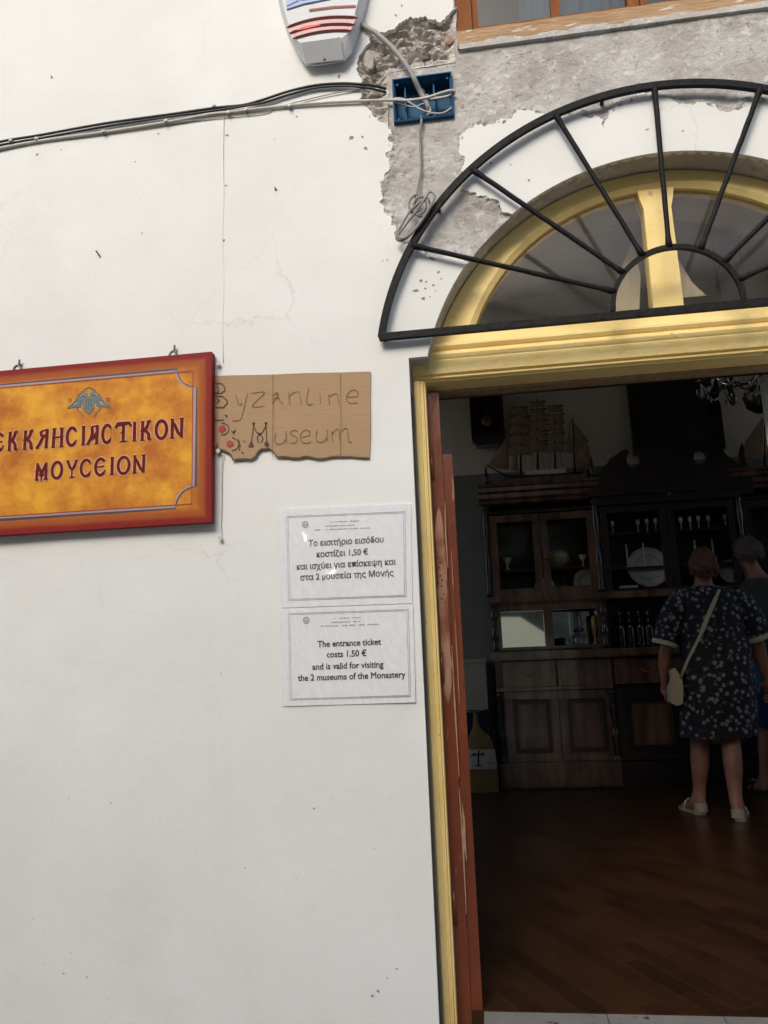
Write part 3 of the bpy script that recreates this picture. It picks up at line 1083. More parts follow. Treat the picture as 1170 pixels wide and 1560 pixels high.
tag(rock('brick_fragment', 685, 61, .012, .018, M_BRICK, (1.0, .5, 1.0), 5), 'pinkish brick fragment at the left end of the window sill', 'brick')
tag(rock('stone', 655, 112, .03, .019, M_MORTAR, (1.2, .6, .9), 8), 'small pale mortar lump on the top edge of the blue box', 'stone')
tag(rock('plaster_flake', 562, 93, .006, .024, M_MORTAR, (.8, .45, 1.9), 11), 'loose ridged plaster flake at the left side of the hole', 'plaster')

# ------------------------------------------------------------------ cables
M_COIL = pmat('grey brown cable plastic', (0.27, 0.255, 0.23), (0.20, 0.19, 0.17), 25, 0.6)
def cable(name, pts, r, mat, label, n=6, seg=8, cat='cable', group=None):
    bm = bmesh.new()
    tube(bm, smooth_path([at(px, py, y) for px, py, y in pts], n), r, seg)
    o = finish(bm, name, mat, None, True)
    return tag(o, label, cat, group)
blk = [(-80, 236), (0, 216), (60, 206), (160, 188), (260, 174), (330, 164), (370, 160), (400, 152), (440, 139), (480, 130), (520, 127), (550, 128.5), (575, 132), (606, 140)]
cable('black_cable', [(x, y, -.013 if x < 560 else -.012 + (x - 560) / 46 * .05) for x, y in blk], .0048, M_BLACKC, 'upper of two black cables running up the wall into the blue box')
blk2 = [(-80, 241), (0, 221), (70, 209), (160, 192.5), (250, 179), (330, 168), (372, 161.5), (402, 156), (440, 144), (480, 134), (520, 131), (552, 133), (578, 138), (604, 146)]
cable('black_cable', [(x, y, -.012 if x < 560 else -.011 + (x - 560) / 44 * .045) for x, y in blk2], .0042, M_BLACKC, 'lower of two black cables running up the wall into the blue box')
gcb = [(-80, 244), (0, 226), (60, 215), (160, 201), (255, 186), (320, 174), (350, 171), (400, 165), (460, 159), (520, 155), (560, 153.5), (600, 152.5)]
cable('grey_cable', [(x, y, -.009) for x, y in gcb] + [(622, 153, -.012), (650, 149, -.015), (675, 141, -.014), (690, 138, -.012), (691, 143, .0), (678, 148, .012), (655, 151, .02)], .0055, M_WHITEC, 'dirty white cable that follows the black ones and loops inside the blue box')
cable('grey_cable', [(x, y + 4, -.006) for x, y in [(-80, 243), (0, 224), (90, 209), (170, 198), (255, 185), (320, 176), (400, 168), (420, 160), (470, 147), (520, 136), (556, 131)]], .0022, M_GREYC, 'thin grey wire strung between the black cables and the white cable')
cable('white_wire', [(598, 150, -.004), (612, 150, -.008), (624, 156, -.014), (640, 166, -.015), (658, 172, -.012), (675, 172, -.01), (688, 164, -.012)], .0028, M_WHITEC, 'thin white wire curling across the lower half of the blue box')
cable('white_wire', [(600, 156, .0), (630, 163, .02), (645, 158, .02), (656, 166, .01), (650, 176, .01)], .0024, M_WHITEC, 'short white wire end hooked inside the blue box')
cable('conduit', [(548, 36, -.005), (560, 43, -.014), (575, 52, -.017), (596, 71, -.017), (614, 92, -.015), (626, 110, -.012), (632, 122, -.010), (640, 140, .012), (650, 158, .02), (656, 176, .03)], .0095, M_GREYC, 'thick grey conduit sloping from the siren down into the blue box', seg=12)
cl = [(641, 176, .01), (642, 186, -.010), (640, 205, -.006), (641, 235, -.004), (641, 262, -.005), (637, 285, -.008), (633, 303, -.012), (631, 312, -.018)]
for k in range(3):
    for a in range(0, 360, 30):
        t = radians(a + 90)
        if k < 2:
            cl.append((636 + 7 * k * .5 + 13 * cos(t) + 3 * k, 312 - 15 * sin(t) + 3 * k, -.020 - .006 * k))
cl += [(628, 318, -.03), (618, 332, -.034), (607, 352, -.036), (604, 364, -.035), (614, 366, -.036), (630, 352, -.045), (646, 330, -.05), (658, 310, -.05), (662, 298, -.048), (655, 292, -.045),
       (648, 302, -.05), (634, 322, -.05), (616, 345, -.045), (606, 360, -.042), (618, 362, -.046), (636, 345, -.052), (654, 318, -.053), (662, 303, -.052)]
cable('coiled_cable', cl, .0042, M_COIL, 'thin grey cable hanging from the blue box, coiled over the edge of the grille', 5)
pw = [(341, 176, -.004), (340, 240, -.0015), (341, 300, -.0005), (339, 360, -.0005), (341, 430, -.0005), (339, 500, -.0005), (340, 552, -.003)]
cable('painted_wire', pw, .0016, M_PLASTER, 'thin painted wire running down the white wall from the cables to the cardboard', 5, 6)
cable('painted_wire', [(339, 690, -.008), (338, 720, -.002), (338, 760, -.001), (337, 800, -.002), (337, 820, -.008)], .0015, M_WHITEC, 'thin white wire hanging below the cardboard sign to a nail', 5, 6)

def clip_mesh(name, px, py):
    p = at(px, py, 0)
    bm = bmesh.new()
    box(bm, -.0075, .0075, -.019, .001, -.007, .004)
    bmesh.ops.bevel(bm, geom=bm.edges[:], offset=.002, segments=2, affect='EDGES')
    o = thing('cable_clip', '', 'cable clip', p, 'clips nailed along the cables')
    for v in bm.verts:
        v.co += p
    finish(bm, 'clip_body', M_CLIP, o)
    bm = bmesh.new()
    tube(bm, [p + Vector((0, -.024, -.010)), p + Vector((0, .001, -.010))], .0028, 8)
    finish(bm, 'clip_nail', M_STEEL, o)
    return o
clips = [(20, 217, 'white cable clip nearest the left edge of the photo'), (59, 214, 'white cable clip second from the left edge, below the black cables'), (161, 203, 'white cable clip third from the left edge, under the grey cable'),
         (255, 187, 'white cable clip above the gold sign, midway along the cables'), (328, 164, 'white cable clip standing up from the black cables above the vertical wire'), (350, 174, 'white cable clip just left of where the black cables leave the white one'),
         (377, 170, 'larger white cable clip where the black cables leave the white one'), (443, 164, 'white cable clip on the lone white cable below the siren')]
c0 = None
for px, py, lab in clips:
    if c0 is None:
        c0 = clip_mesh('cable_clip', px, py)
        c0['label'] = lab
        cp0 = at(px, py, 0)
    else:
        dup(c0, at(px, py, 0) - cp0, lab)

def nail(px, py, px2, py2, label, r=.0022, out=-.022):
    bm = bmesh.new()
    tube(bm, [at(px, py, .004), at(px2, py2, out)], r, 8)
    a = at(px2, py2, out)
    d = (a - at(px, py, .004)).normalized()
    tube(bm, [a, a + d * .002], r * 1.8, 8)
    return tag(finish(bm, 'nail', M_STEEL, None), label, 'nail')
nail(154, 393, 147, 383, 'bent rusty nail in the white wall between the cables and the gold sign', .0026, -.010)
nail(421, 290, 419, 286, 'small nail stub in the wall between the siren and the cardboard sign', .002, -.008)
nail(80, 119, 78, 116, 'tiny nail stub in the wall near the upper left corner', .002, -.007)
def screw(px, py, label, r=.008):
    p = at(px, py, 0)
    bm = bmesh.new()
    tube(bm, [p + Vector((0, .002, 0)), p + Vector((0, -.010, 0))], r * .5, 8)
    tube(bm, [p + Vector((0, -.010, 0)), p + Vector((0, -.014, 0))], r, 12)
    return tag(finish(bm, 'screw_head', M_CLIP, None, False), label, 'screw')
screw(337, 821, 'white painted screw at the end of the hanging wire below the cardboard sign')
screw(334, 688, 'white painted screw beside the right edge of the gold sign, over the cardboard')
screw(334, 556, 'white painted knotted screw above the top left corner of the cardboard sign', .007)

# ------------------------------------------------------------------ gold museum sign
YB = -.040
def sp(px, py, y=YB):
    p = at(px, py, y)
    return (p.x, p.z)
tr, br = sp(322, 537), sp(322, 795)
SX1 = (tr[0] + br[0]) / 2
SZ1, SZ0 = (tr[1] + sp(40, 560)[1]) / 2, (br[1] + sp(40, 812.5)[1]) / 2
SCX = sp(137, 610)[0]
SX0 = 2 * SCX - SX1 - .03
sg = thing('museum_sign', 'gold wooden sign with a red edge and maroon Greek lettering, hung on hooks', 'sign', ((SX0 + SX1) / 2, -.02, SZ0))
def board_mat():
    m, n, b = newmat('mottled gold board')
    b.inputs['Roughness'].default_value = 0.6
    b.inputs['Specular IOR Level'].default_value = 0.2
    tc = n.nodes.new('ShaderNodeTexCoord')
    sep = n.nodes.new('ShaderNodeSeparateXYZ')
    n.links.new(tc.outputs['Object'], sep.inputs[0])
    def math_(op, a, bb=None, c=None):
        t = n.nodes.new('ShaderNodeMath')
        t.operation = op
        for k, v in enumerate((a, bb, c)):
            if v is None:
                continue
            if isinstance(v, (int, float)):
                t.inputs[k].default_value = v
            else:
                n.links.new(v, t.inputs[k])
        return t.outputs[0]
    dx = math_('MINIMUM', math_('SUBTRACT', sep.outputs[0], SX0), math_('SUBTRACT', SX1, sep.outputs[0]))
    dz = math_('MINIMUM', math_('SUBTRACT', sep.outputs[2], SZ0), math_('SUBTRACT', SZ1, sep.outputs[2]))
    d = math_('MINIMUM', dx, dz)
    nz = n.nodes.new('ShaderNodeTexNoise')
    nz.inputs['Scale'].default_value = 9
    nz.inputs['Detail'].default_value = 8
    nz.inputs['Roughness'].default_value = 0.65
    n.links.new(tc.outputs['Object'], nz.inputs[0])
    g = ramp(n, [(0.36, (0.44, 0.135, 0.018)), (0.5, (0.60, 0.235, 0.022)), (0.64, (0.74, 0.36, 0.03))])
    n.links.new(nz.outputs['Fac'], g.inputs[0])
    dd = math_('MULTIPLY_ADD', nz.outputs['Fac'], 0.012, d)
    e = ramp(n, [(0.0, (0.21, 0.012, 0.008)), (0.022, (0.23, 0.015, 0.009)), (0.034, (0.33, 0.075, 0.016)), (0.075, (0.44, 0.145, 0.02))])
    n.links.new(dd, e.inputs[0])
    r = ramp(n, [(0.050, (0, 0, 0)), (0.075, (1, 1, 1))])
    n.links.new(dd, r.inputs[0])
    mx = n.nodes.new('ShaderNodeMixRGB')
    n.links.new(r.outputs[0], mx.inputs[0])
    n.links.new(e.outputs[0], mx.inputs[1])
    n.links.new(g.outputs[0], mx.inputs[2])
    n.links.new(mx.outputs[0], b.inputs['Base Color'])
    return m
M_BOARD = board_mat()
part('board', M_BOARD, sg, lambda bm: box(bm, SX0, SX1, YB, -.006, SZ0, SZ1), bevel=.004)
M_LETTER = pmat('maroon lettering', (0.105, 0.006, 0.009), (0.15, 0.012, 0.014), 20, 0.7, spec=.15)
M_HALO = pmat('pinkish letter outline', (0.62, 0.30, 0.16), (0.62, 0.31, 0.11), 20, 0.5)
M_BORDER = pmat('dark blue border line', (0.035, 0.03, 0.05), (0.06, 0.05, 0.07), 20, 0.5)
M_BORDER2 = pmat('mauve border line', (0.42, 0.27, 0.26), (0.36, 0.22, 0.22), 20, 0.5)
M_BORDER3 = pmat('thin red border line', (0.28, 0.03, 0.02), (0.24, 0.03, 0.02), 20, 0.5)
def corner_loop(ix, r):
    """rectangle inset by ix with concave quarter-round corners of radius r"""
    x0, x1, z0, z1 = SX0 + ix, SX1 - ix, SZ0 + ix, SZ1 - ix
    o = []
    for cx, cz, a0 in ((x0, z0, 90), (x1, z0, 180), (x1, z1, 270), (x0, z1, 360)):
        o += [(cx + r * cos(radians(a0 - 90 * k / 8)), cz + r * sin(radians(a0 - 90 * k / 8))) for k in range(9)]
    return o
part('border_line', M_BORDER2, sg, lambda bm: ribbon(bm, corner_loop(.060, .068), .008, YB - .0006, True), label='mauve border band')
part('border_line', M_BORDER, sg, lambda bm: ribbon(bm, corner_loop(.054, .072), .0045, YB - .0010, True), label='dark blue border line with scooped corners')
part('border_line', M_BORDER3, sg, lambda bm: ribbon(bm, rect(SX0 + .068, SX1 - .068, SZ0 + .066, SZ1 - .066), .0035, YB - .0013, True), label='thin red border line')

def ell(cx, cz, rx, rz, a0, a1, n=18):
    return [(cx + rx * cos(radians(a0 + (a1 - a0) * i / n)), cz + rz * sin(radians(a0 + (a1 - a0) * i / n))) for i in range(n + 1)]
LUN = ell(.52, .5, .42, .48, 42, 318)
GL = {
    'E': [LUN, [(.12, .5), (.82, .53)], [(.82, .22), (.95, .30)]],
    'C': [LUN, [(.80, .88), (.88, .74)], [(.80, .14), (.92, .30)]],
    'O': [ell(.5, .5, .40, .48, 0, 360, 24)],
    'I': [[(.5, 0), (.5, 1)], [(.2, 1), (.78, 1)], [(.2, 0), (.8, .02)], [(.25, .52), (.6, .48)]],
    'K': [[(.22, 0), (.24, 1)], [(.05, .5), (.35, .52)], [(.24, .52), (.55, .64), (.68, .8), (.72, 1), (.9, 1)], [(.26, .55), (.6, .46), (.76, .3), (.78, .05), (.92, 0)], [(.1, 1), (.38, 1)], [(.08, 0), (.38, 0)]],
    'L': [[(.28, .92), (.9, 1)], [(.84, 1), (.80, 0)], [(.02, 0), (.25, .25), (.5, .6), (.78, .72)], [(.28, .92), (.36, .72), (.5, .6)], [(.66, 0), (.95, .02)], [(-.06, 0), (.18, .02)]],
    'A': [[(.28, .94), (.9, 1)], [(.84, 1), (.82, 0)], [(.02, 0), (.3, .35), (.42, .62), (.36, .9)], [(.2, .24), (.5, .32), (.82, .62)], [(.66, 0), (.97, .02)], [(-.06, 0), (.2, .02)]],
    'H': [[(.16, 0), (.20, 1)], [(.82, 0), (.80, 1)], [(.05, .50), (.95, .56)], [(.05, 1), (.36, 1)], [(.64, 1), (.95, 1)], [(.02, 0), (.32, 0)], [(.66, 0), (.97, 0)]],
    'T': [[(.5, 0), (.5, .96)], [(.02, .78), (.12, .97), (.88, 1.0), (.98, .82)], [(.28, 0), (.74, .02)], [(.34, .5), (.6, .5)]],
    'N': [[(.16, 0), (.18, 1)], [(.84, .0), (.86, 1)], [(.14, .92), (.4, .62), (.6, .25), (.84, .06)], [(.04, 1), (.3, 1)], [(.7, 1), (1, 1.02)], [(.02, 0), (.32, 0)]],
    'M': [[(.14, 0), (.18, 1)], [(.84, 0), (.82, 1)], [(.18, .92), (.48, .40), (.50, .34)], [(.82, .92), (.52, .40), (.50, .34)], [(.34, .36), (.5, .22), (.66, .36)], [(.5, .34), (.5, -.10)], [(.02, 0), (.3, 0)], [(.7, 0), (.98, 0)], [(.02, .5), (.28, .5)], [(.74, .5), (.98, .5)]],
    'Y': [[(.08, 1), (.3, .62), (.52, .46)], [(.92, 1), (.7, .62), (.52, .46)], [(.52, .46), (.5, 0)], [(-.02, 1), (.22, 1)], [(.78, 1), (1.04, 1)], [(.3, 0), (.74, .02)]],
}
lines = [
    ([('E', -12, 8), ('K', 12, 28), ('K', 35, 52), ('L', 57, 75), ('H', 79, 98), ('C', 101, 118), ('I', 123, 132), ('A', 134, 151), ('C', 155, 171), ('T', 176, 200), ('I', 201, 209), ('K', 213, 231), ('O', 236, 256), ('N', 259, 280)],
     [(-12, 663), (280, 636)], [(-12, 690), (280, 664.5)]),
    ([('M', 54, 74), ('O', 78, 96.5), ('Y', 102, 118), ('C', 122, 140), ('E', 144, 162), ('I', 166, 176), ('O', 178, 199), ('N', 202, 222)],
     [(54, 706), (222, 693.5)], [(54, 731.5), (222, 719.5)])]
def letters(bm, grow, y, ln):
    for L, T, B in [lines[ln]]:
        zt = (sp(*T[0])[1] + sp(*T[1])[1]) / 2
        zb = (sp(*B[0])[1] + sp(*B[1])[1]) / 2
        pyc = (T[0][1] + B[1][1]) / 2
        h = zt - zb
        for g, a, b in L:
            x0, x1 = sp(a, pyc)[0], sp(b, pyc)[0]
            for stn, stroke in enumerate(GL[g]):
                long_ = len(stroke) > 2 or abs(stroke[0][1] - stroke[-1][1]) > .5
                w = h * (.165 if long_ else .085) + grow
                pts = [(x0 + (x1 - x0) * u, zb + h * v) for u, v in stroke]
                closed = g == 'O'
                if closed:
                    pts = pts[:-1]
                ribbon(bm, pts, w, y - stn * .00008, closed)
for ln_, nm_ in ((0, 'upper'), (1, 'lower')):
    part('letter_outline', M_HALO, sg, lambda bm: letters(bm, .009, YB - .0006, ln_), label='pale outline of the %s line of letters' % nm_)
    part('lettering', M_LETTER, sg, lambda bm: letters(bm, 0, YB - .0022, ln_), label='%s line of maroon Greek letters' % nm_)

# emblem: a double headed eagle, drawn in crop coordinates
M_TEAL = pmat('grey teal paint', (0.085, 0.125, 0.125), (0.15, 0.18, 0.165), 60, 0.5)
M_TEALD = pmat('dark teal ink', (0.035, 0.05, 0.05), (0.05, 0.06, 0.055), 60, 0.5)
M_CREAMP = pmat('cream highlight paint', (0.55, 0.45, 0.25), (0.45, 0.40, 0.28), 60, 0.5)
def em(x, y):
    return sp(x / 6.5, 590 + y / 6.5)
def poly(bm, pts, y):
    bm.faces.new([bm.verts.new((p[0], y, p[1])) for p in pts])
def mir(p):
    return (1764 - p[0], p[1] - 6)
wing = [(846, 105), (800, 62), (768, 92), (745, 130), (715, 170), (672, 196), (664, 214), (700, 208), (742, 196), (772, 200), (802, 190), (836, 165)]
def f(bm):
    for s in (0, 1):
        q = [(mir(p) if s else p) for p in wing]
        poly(bm, [em(*p) for p in q], YB - .0006)
    poly(bm, [em(*p) for p in [(838, 92), (926, 90), (936, 150), (930, 205), (905, 250), (880, 268), (856, 250), (832, 208), (830, 150)]], YB - .0008)
    for s in (0, 1):
        hd = [(874, 98), (850, 86), (842, 66), (828, 60), (806, 64), (820, 46), (838, 32), (858, 38), (866, 58), (872, 80)]
        q = [(mir(p) if s else p) for p in hd]
        poly(bm, [em(*p) for p in q], YB - .0010)
em_o = part('emblem', M_TEAL, sg, f, label='grey green double headed eagle emblem')
def f(bm):
    y = YB - .0014
    W = .0022
    for s in (0, 1):
        T = (lambda p: em(*mir(p))) if s else (lambda p: em(*p))
        for st in ([(806, 52), (822, 40), (838, 22), (862, 24)], [(768, 92), (800, 62), (846, 105)], [(672, 196), (720, 168), (760, 120)], [(664, 214), (700, 208), (742, 196), (772, 200), (802, 190)],
                   [(758, 205), (790, 245), (828, 296)], [(690, 150), (676, 120), (700, 110), (712, 132), (690, 150)], [(838, 84), (822, 62)], [(780, 110), (752, 180)], [(806, 130), (790, 185)], [(828, 210), (858, 252), (882, 268)]):
            ribbon(bm, [T(p) for p in st], W, y)
    for x in (858, 880, 902):
        ribbon(bm, [em(x, 110), em(x, 235)], W * .8, y)
    ribbon(bm, [em(850, 22), em(864, 8), em(882, 3), em(900, 6), em(914, 20)], W * 1.5, y)
part('emblem_line', M_TEALD, em_o, f)
for s in (0, 1):
    def f(bm, s=s):
        y = YB - .0018
        T = (lambda p: em(*mir(p))) if s else (lambda p: em(*p))
        for st in ([(836, 70), (812, 72), (796, 84)], [(770, 150), (742, 178)], [(820, 180), (806, 214), (822, 238)], [(845, 50), (858, 60)], [(790, 205), (800, 230), (790, 240)]):
            ribbon(bm, [T(p) for p in st], .0024, y)
    part('emblem_highlight', M_CREAMP, em_o, f)
for hx, hy in ((27, 558), (264, 538)):
    def f(bm, hx=hx, hy=hy):
        x, z = sp(hx, hy, -.02)
        z = SZ1
        tube(bm, [(x + .014 * cos(a), -.022, z + .002 + .020 * sin(a)) for a in [pi * k / 10 for k in range(11)]], .0042, 8)
        tube(bm, [(x, -.026, z + .020), (x, .002, z + .034)], .0035, 8)
        tube(bm, [(x, -.012, z + .024), (x + .002, -.014, z + .048)], .004, 8)
    part('hook', M_STEEL, sg, f, smooth=True)

# ------------------------------------------------------------------ cardboard sign
M_CARD = pmat('brown corrugated cardboard', (0.40, 0.265, 0.145), (0.375, 0.245, 0.13), 5, 0.85, 0.12, 14, stretch=(1, 1, 9))
M_CARDEDGE = pmat('torn cardboard edge', (0.16, 0.10, 0.05), (0.10, 0.06, 0.03), 40, 0.9)
M_CREASE = pmat('cardboard crease', (0.25, 0.155, 0.08), (0.30, 0.19, 0.10), 40, 0.9)
M_INK = pmat('brown felt pen', (0.15, 0.085, 0.05), (0.25, 0.15, 0.085), 30, 0.8)
M_INKD = pmat('dark felt pen', (0.07, 0.03, 0.03), (0.1, 0.05, 0.04), 30, 0.8)
M_CRIMSON = pmat('crimson felt pen', (0.33, 0.04, 0.06), (0.4, 0.07, 0.08), 60, 0.8)
YC = -.0075
def smooth_xz(pts):
    if len(pts) < 3:
        return pts
    return [(p.x, p.z) for p in smooth_path([(x, 0, z) for x, z in pts], 4)]
def cp(x, y, Y=YC):
    return xz(310 + x / 4.034, 540 + y / 4.034, Y)
cs = thing('cardboard_sign', 'torn brown cardboard sign with handwritten English, tucked behind the gold sign', 'sign', (cp(500, 640)[0], -.004, cp(500, 640)[1]))
co = [(40, 132), (200, 128), (420, 124), (620, 115), (840, 110), (1026, 105), (1024, 300), (1026, 470), (1020, 636)]
edge = rough([(1020, 636), (860, 630), (700, 640), (640, 626), (540, 634), (450, 628), (425, 590), (400, 575), (360, 580), (335, 600), (320, 628), (290, 645), (180, 650), (170, 618), (130, 590), (80, 575), (40, 574)], .06, 2)
card_loop = [cp(*p) for p in co] + [cp(*p) for p in edge[1:]]
def card_y(x, z):
    return YC + .0016 * noise.noise((x * 5, z * 5, 3)) - .0008 * abs(sin(x * 14))
def f(bm):
    sheet(bm, [card_loop], card_y, YC + .005, .03)
part('card', M_CARD, cs, f)
for px in (425, 842):
    part('crease', M_CREASE, cs, lambda bm, px=px: ribbon(bm, [cp(px, 112 if px > 500 else 124), cp(px + 3, 380), cp(px, 630)], .0022, YC - .0022))
def f(bm):
    pts = [cp(*p) for p in edge]
    ribbon(bm, pts, .0045, YC - .0019)
part('torn_edge', M_CARDEDGE, cs, f)
STR = [
    [(200, 250), (212, 295), (226, 310), (240, 300)], [(272, 240), (258, 300), (240, 370), (222, 405), (178, 406)],
    [(295, 240), (376, 236), (300, 318), (375, 318)],
    [(424, 262), (440, 240), (456, 238), (452, 262), (428, 295), (424, 310)], [(455, 240), (462, 275), (490, 306)], [(428, 272), (468, 268)],
    [(524, 232), (530, 306)], [(527, 256), (560, 234), (588, 232), (596, 262), (602, 308)],
    [(648, 208), (636, 268), (636, 302), (652, 312), (676, 304)],
    [(716, 240), (720, 306)],
    [(770, 244), (776, 312)], [(774, 262), (800, 244), (824, 246), (832, 308)],
    [(884, 262), (940, 260), (950, 236), (926, 218), (896, 232), (880, 262), (884, 288), (910, 302), (948, 296)],
    [(446, 478), (440, 530), (458, 552), (490, 544), (504, 520)], [(506, 470), (512, 548)],
    [(580, 470), (548, 468), (536, 490), (566, 506), (578, 528), (558, 546), (528, 542)],
    [(604, 508), (646, 500), (652, 474), (626, 464), (604, 482), (596, 510), (606, 540), (640, 546), (662, 536)],
    [(700, 468), (692, 510), (704, 538), (736, 536), (758, 512)], [(760, 462), (762, 536)],
    [(788, 468), (794, 540)], [(792, 488), (812, 464), (832, 466), (838, 534)], [(838, 486), (862, 458), (884, 460), (890, 510), (896, 540), (912, 536)],
]
NB = 14
for ss_, lab in ((STR[:NB], 'upper handwritten word'), (STR[NB:], 'lower handwritten word')):
    part('lettering', M_INK, cs, lambda bm: [ribbon(bm, smooth_xz([cp(*p) for p in s]), .0024, YC - .0026) for s in ss_], label=lab)
def f(bm):
    D = [[(60, 178), (108, 178), (132, 200), (132, 222), (108, 240), (70, 238)], [(60, 256), (118, 258), (146, 282), (146, 300), (124, 326), (70, 326)], [(84, 196), (96, 222), (84, 236)], [(82, 270), (98, 282), (84, 300)],
         [(130, 374), (146, 376), (140, 388)], [(172, 470), (186, 484), (200, 462)], [(186, 470), (190, 490)], [(310, 424), (306, 470), (296, 530), (284, 566)], [(384, 424), (388, 480), (390, 530), (384, 566)],
         [(310, 440), (326, 478), (346, 496), (368, 474), (384, 440)], [(334, 480), (356, 498), (368, 520), (352, 545)], [(352, 484), (330, 512), (338, 545)], [(70, 404), (128, 404)], [(60, 400), (80, 404)], [(234, 600), (246, 606), (238, 610)], [(246, 532), (258, 536)],
         ell(116, 458, 40, 36, 100, -100), ell(168, 552, 50, 40, 80, -80), [(216, 520), (226, 560), (220, 590)], [(88, 548), (80, 590)]]
    for s in D:
        ribbon(bm, [cp(*p) for p in s], .0030, YC - .0026)
    for pts in ([(276, 570), (296, 528), (312, 566), (294, 572)], [(372, 556), (390, 526), (408, 562), (388, 566)], [(300, 418), (318, 418), (316, 432), (302, 432)], [(376, 418), (394, 418), (390, 432), (378, 432)]):
        poly(bm, [cp(*p) for p in pts], YC - .0027)
part('drawing', M_INKD, cs, f, label='ornate initials and rings in dark pen')
def f(bm):
    random.seed(5)
    blob(bm, cp(116, 458), .0125, YC - .0024, 14, .12)
part('dot', M_CRIMSON, cs, f, label='crimson dot beside the torn edge')
part('dot', M_CRIMSON, cs, lambda bm: blob(bm, cp(164, 550), .0125, YC - .0024, 14, .12), label='crimson dot under the first one')

# ------------------------------------------------------------------ notices
M_PAPER = pmat('white printer paper', (0.86, 0.86, 0.87), (0.83, 0.83, 0.84), 3, 0.7)
M_PRINT = pmat('black toner', (0.06, 0.06, 0.06), (0.09, 0.09, 0.09), 40, 0.6)
M_PRINTU = pmat('faded black toner', (0.17, 0.17, 0.17), (0.26, 0.26, 0.26), 12, 0.6)
M_PRINTG = pmat('grey toner', (0.30, 0.30, 0.31), (0.36, 0.36, 0.37), 40, 0.6)
M_FILM = glassmat('wrinkled clear film', (0.99, 0.99, 0.99), 0.085, 0.16)
YN = -.004
def quadp(Q, u, v, Y):
    a = (Q[0][0] + (Q[1][0] - Q[0][0]) * u, Q[0][1] + (Q[1][1] - Q[0][1]) * u)
    b = (Q[3][0] + (Q[2][0] - Q[3][0]) * u, Q[3][1] + (Q[2][1] - Q[3][1]) * u)
    return xz(a[0] + (b[0] - a[0]) * v, a[1] + (b[1] - a[1]) * v, Y)
def notice(Q, label, border, body, head, logo, seed):
    c = quadp(Q, .5, 1, YN)
    t = thing('paper_notice', label, 'notice', (c[0], YN, c[1]), 'two laminated ticket notices left of the door')
    def grid(bm, Y, wr, n=10, m=8, back=None):
        V = [[None] * (m + 1) for _ in range(n + 1)]
        for i in range(n + 1):
            for k in range(m + 1):
                x, z = quadp(Q, i / n, k / m, YN)
                e = min(i / n, 1 - i / n, k / m, 1 - k / m)
                V[i][k] = bm.verts.new((x, Y + wr(x, z, e), z))
        for i in range(n):
            for k in range(m):
                bm.faces.new((V[i][k], V[i + 1][k], V[i + 1][k + 1], V[i][k + 1]))
        if back is not None:
            for e in [e for e in bm.edges if len(e.link_faces) == 1]:
                a, b = e.verts
                bm.faces.new((a, b, bm.verts.new((b.co.x, back, b.co.z)), bm.verts.new((a.co.x, back, a.co.z))))
    part('sheet', M_PAPER, t, lambda bm: grid(bm, YN, lambda x, z, e: 0, 4, 4, -.0012), label=None)
    def wr(x, z, e):
        v = noise.noise((x * 36 + z * 8, z * 13 + seed, 7)) * .75 + noise.noise((x * 13 + seed, z * 5, seed)) * .5 + noise.noise((x * 32, z * 9 + seed, 2)) * .22 + noise.noise((x * 60, z * 45, seed)) * .06
        q = noise.noise((x * 11 - z * 9, seed * 2, z * 3))
        v += max(0, .12 - abs(q)) * 1.6
        v += max(0, .06 - e) * 5.0 * noise.noise((x * 24, z * 24, 9))
        return -.0062 - .0085 * v
    part('film', M_FILM, t, lambda bm: grid(bm, YN, wr, 70, 50), smooth=True)
    def f(bm):
        for u, off in ((0, 0), (.012, .012)):
            L = [quadp(Q, a, b, YN - .0006) for a, b in ((border[0] + off, border[1] + off), (border[2] - off, border[1] + off), (border[2] - off, border[3] - off), (border[0] + off, border[3] - off))]
            ribbon(bm, L, .0018, YN - .0006, True)
    part('printed_border', M_PRINTG, t, f)
    for txt, u, v, size, bold in body:
        x, z = quadp(Q, u, v, YN)
        text('printed_line', txt, size, M_PRINTU if seed < 5 else M_PRINT, x, YN - .0007, z, t, bold, 'CENTER', .92)
    def f(bm):                                   # the heading is too small to read: rows of tiny marks
        random.seed(int(seed))
        for w, u, v in head:
            k = -w / 2
            while k < w / 2:
                g = random.uniform(.008, .022)
                if random.random() > .12:
                    x0, z0 = quadp(Q, u + k, v, YN)
                    x1, z1 = quadp(Q, u + min(k + g, w / 2), v, YN)
                    ribbon(bm, [(x0, z0), (x1, z1)], random.uniform(.0022, .0042), YN - .0007)
                k += g + .004
    part('printed_heading', M_PRINTG, t, f)
    def f(bm):
        x, z = quadp(Q, logo[0], logo[1], YN)
        poly(bm, ell(x, z, .011, .012, 0, 360, 20)[:-1], YN - .0006)
    lg = part('printed_emblem', M_PRINTG, t, f)
    def f(bm):
        x, z = quadp(Q, logo[0], logo[1], YN)
        ribbon(bm, [(x, z - .009), (x, z + .009)], .0022, YN - .001)
        ribbon(bm, [(x - .007, z + .002), (x + .007, z + .002)], .0018, YN - .0011)
        ribbon(bm, ell(x, z, .0075, .008, 0, 360, 18)[:-1], .001, YN - .0012, True)
    part('emblem_cross', M_PAPER, lg, f)
    return t
Q1 = [(424, 775), (626, 767), (628, 919), (428, 926)]
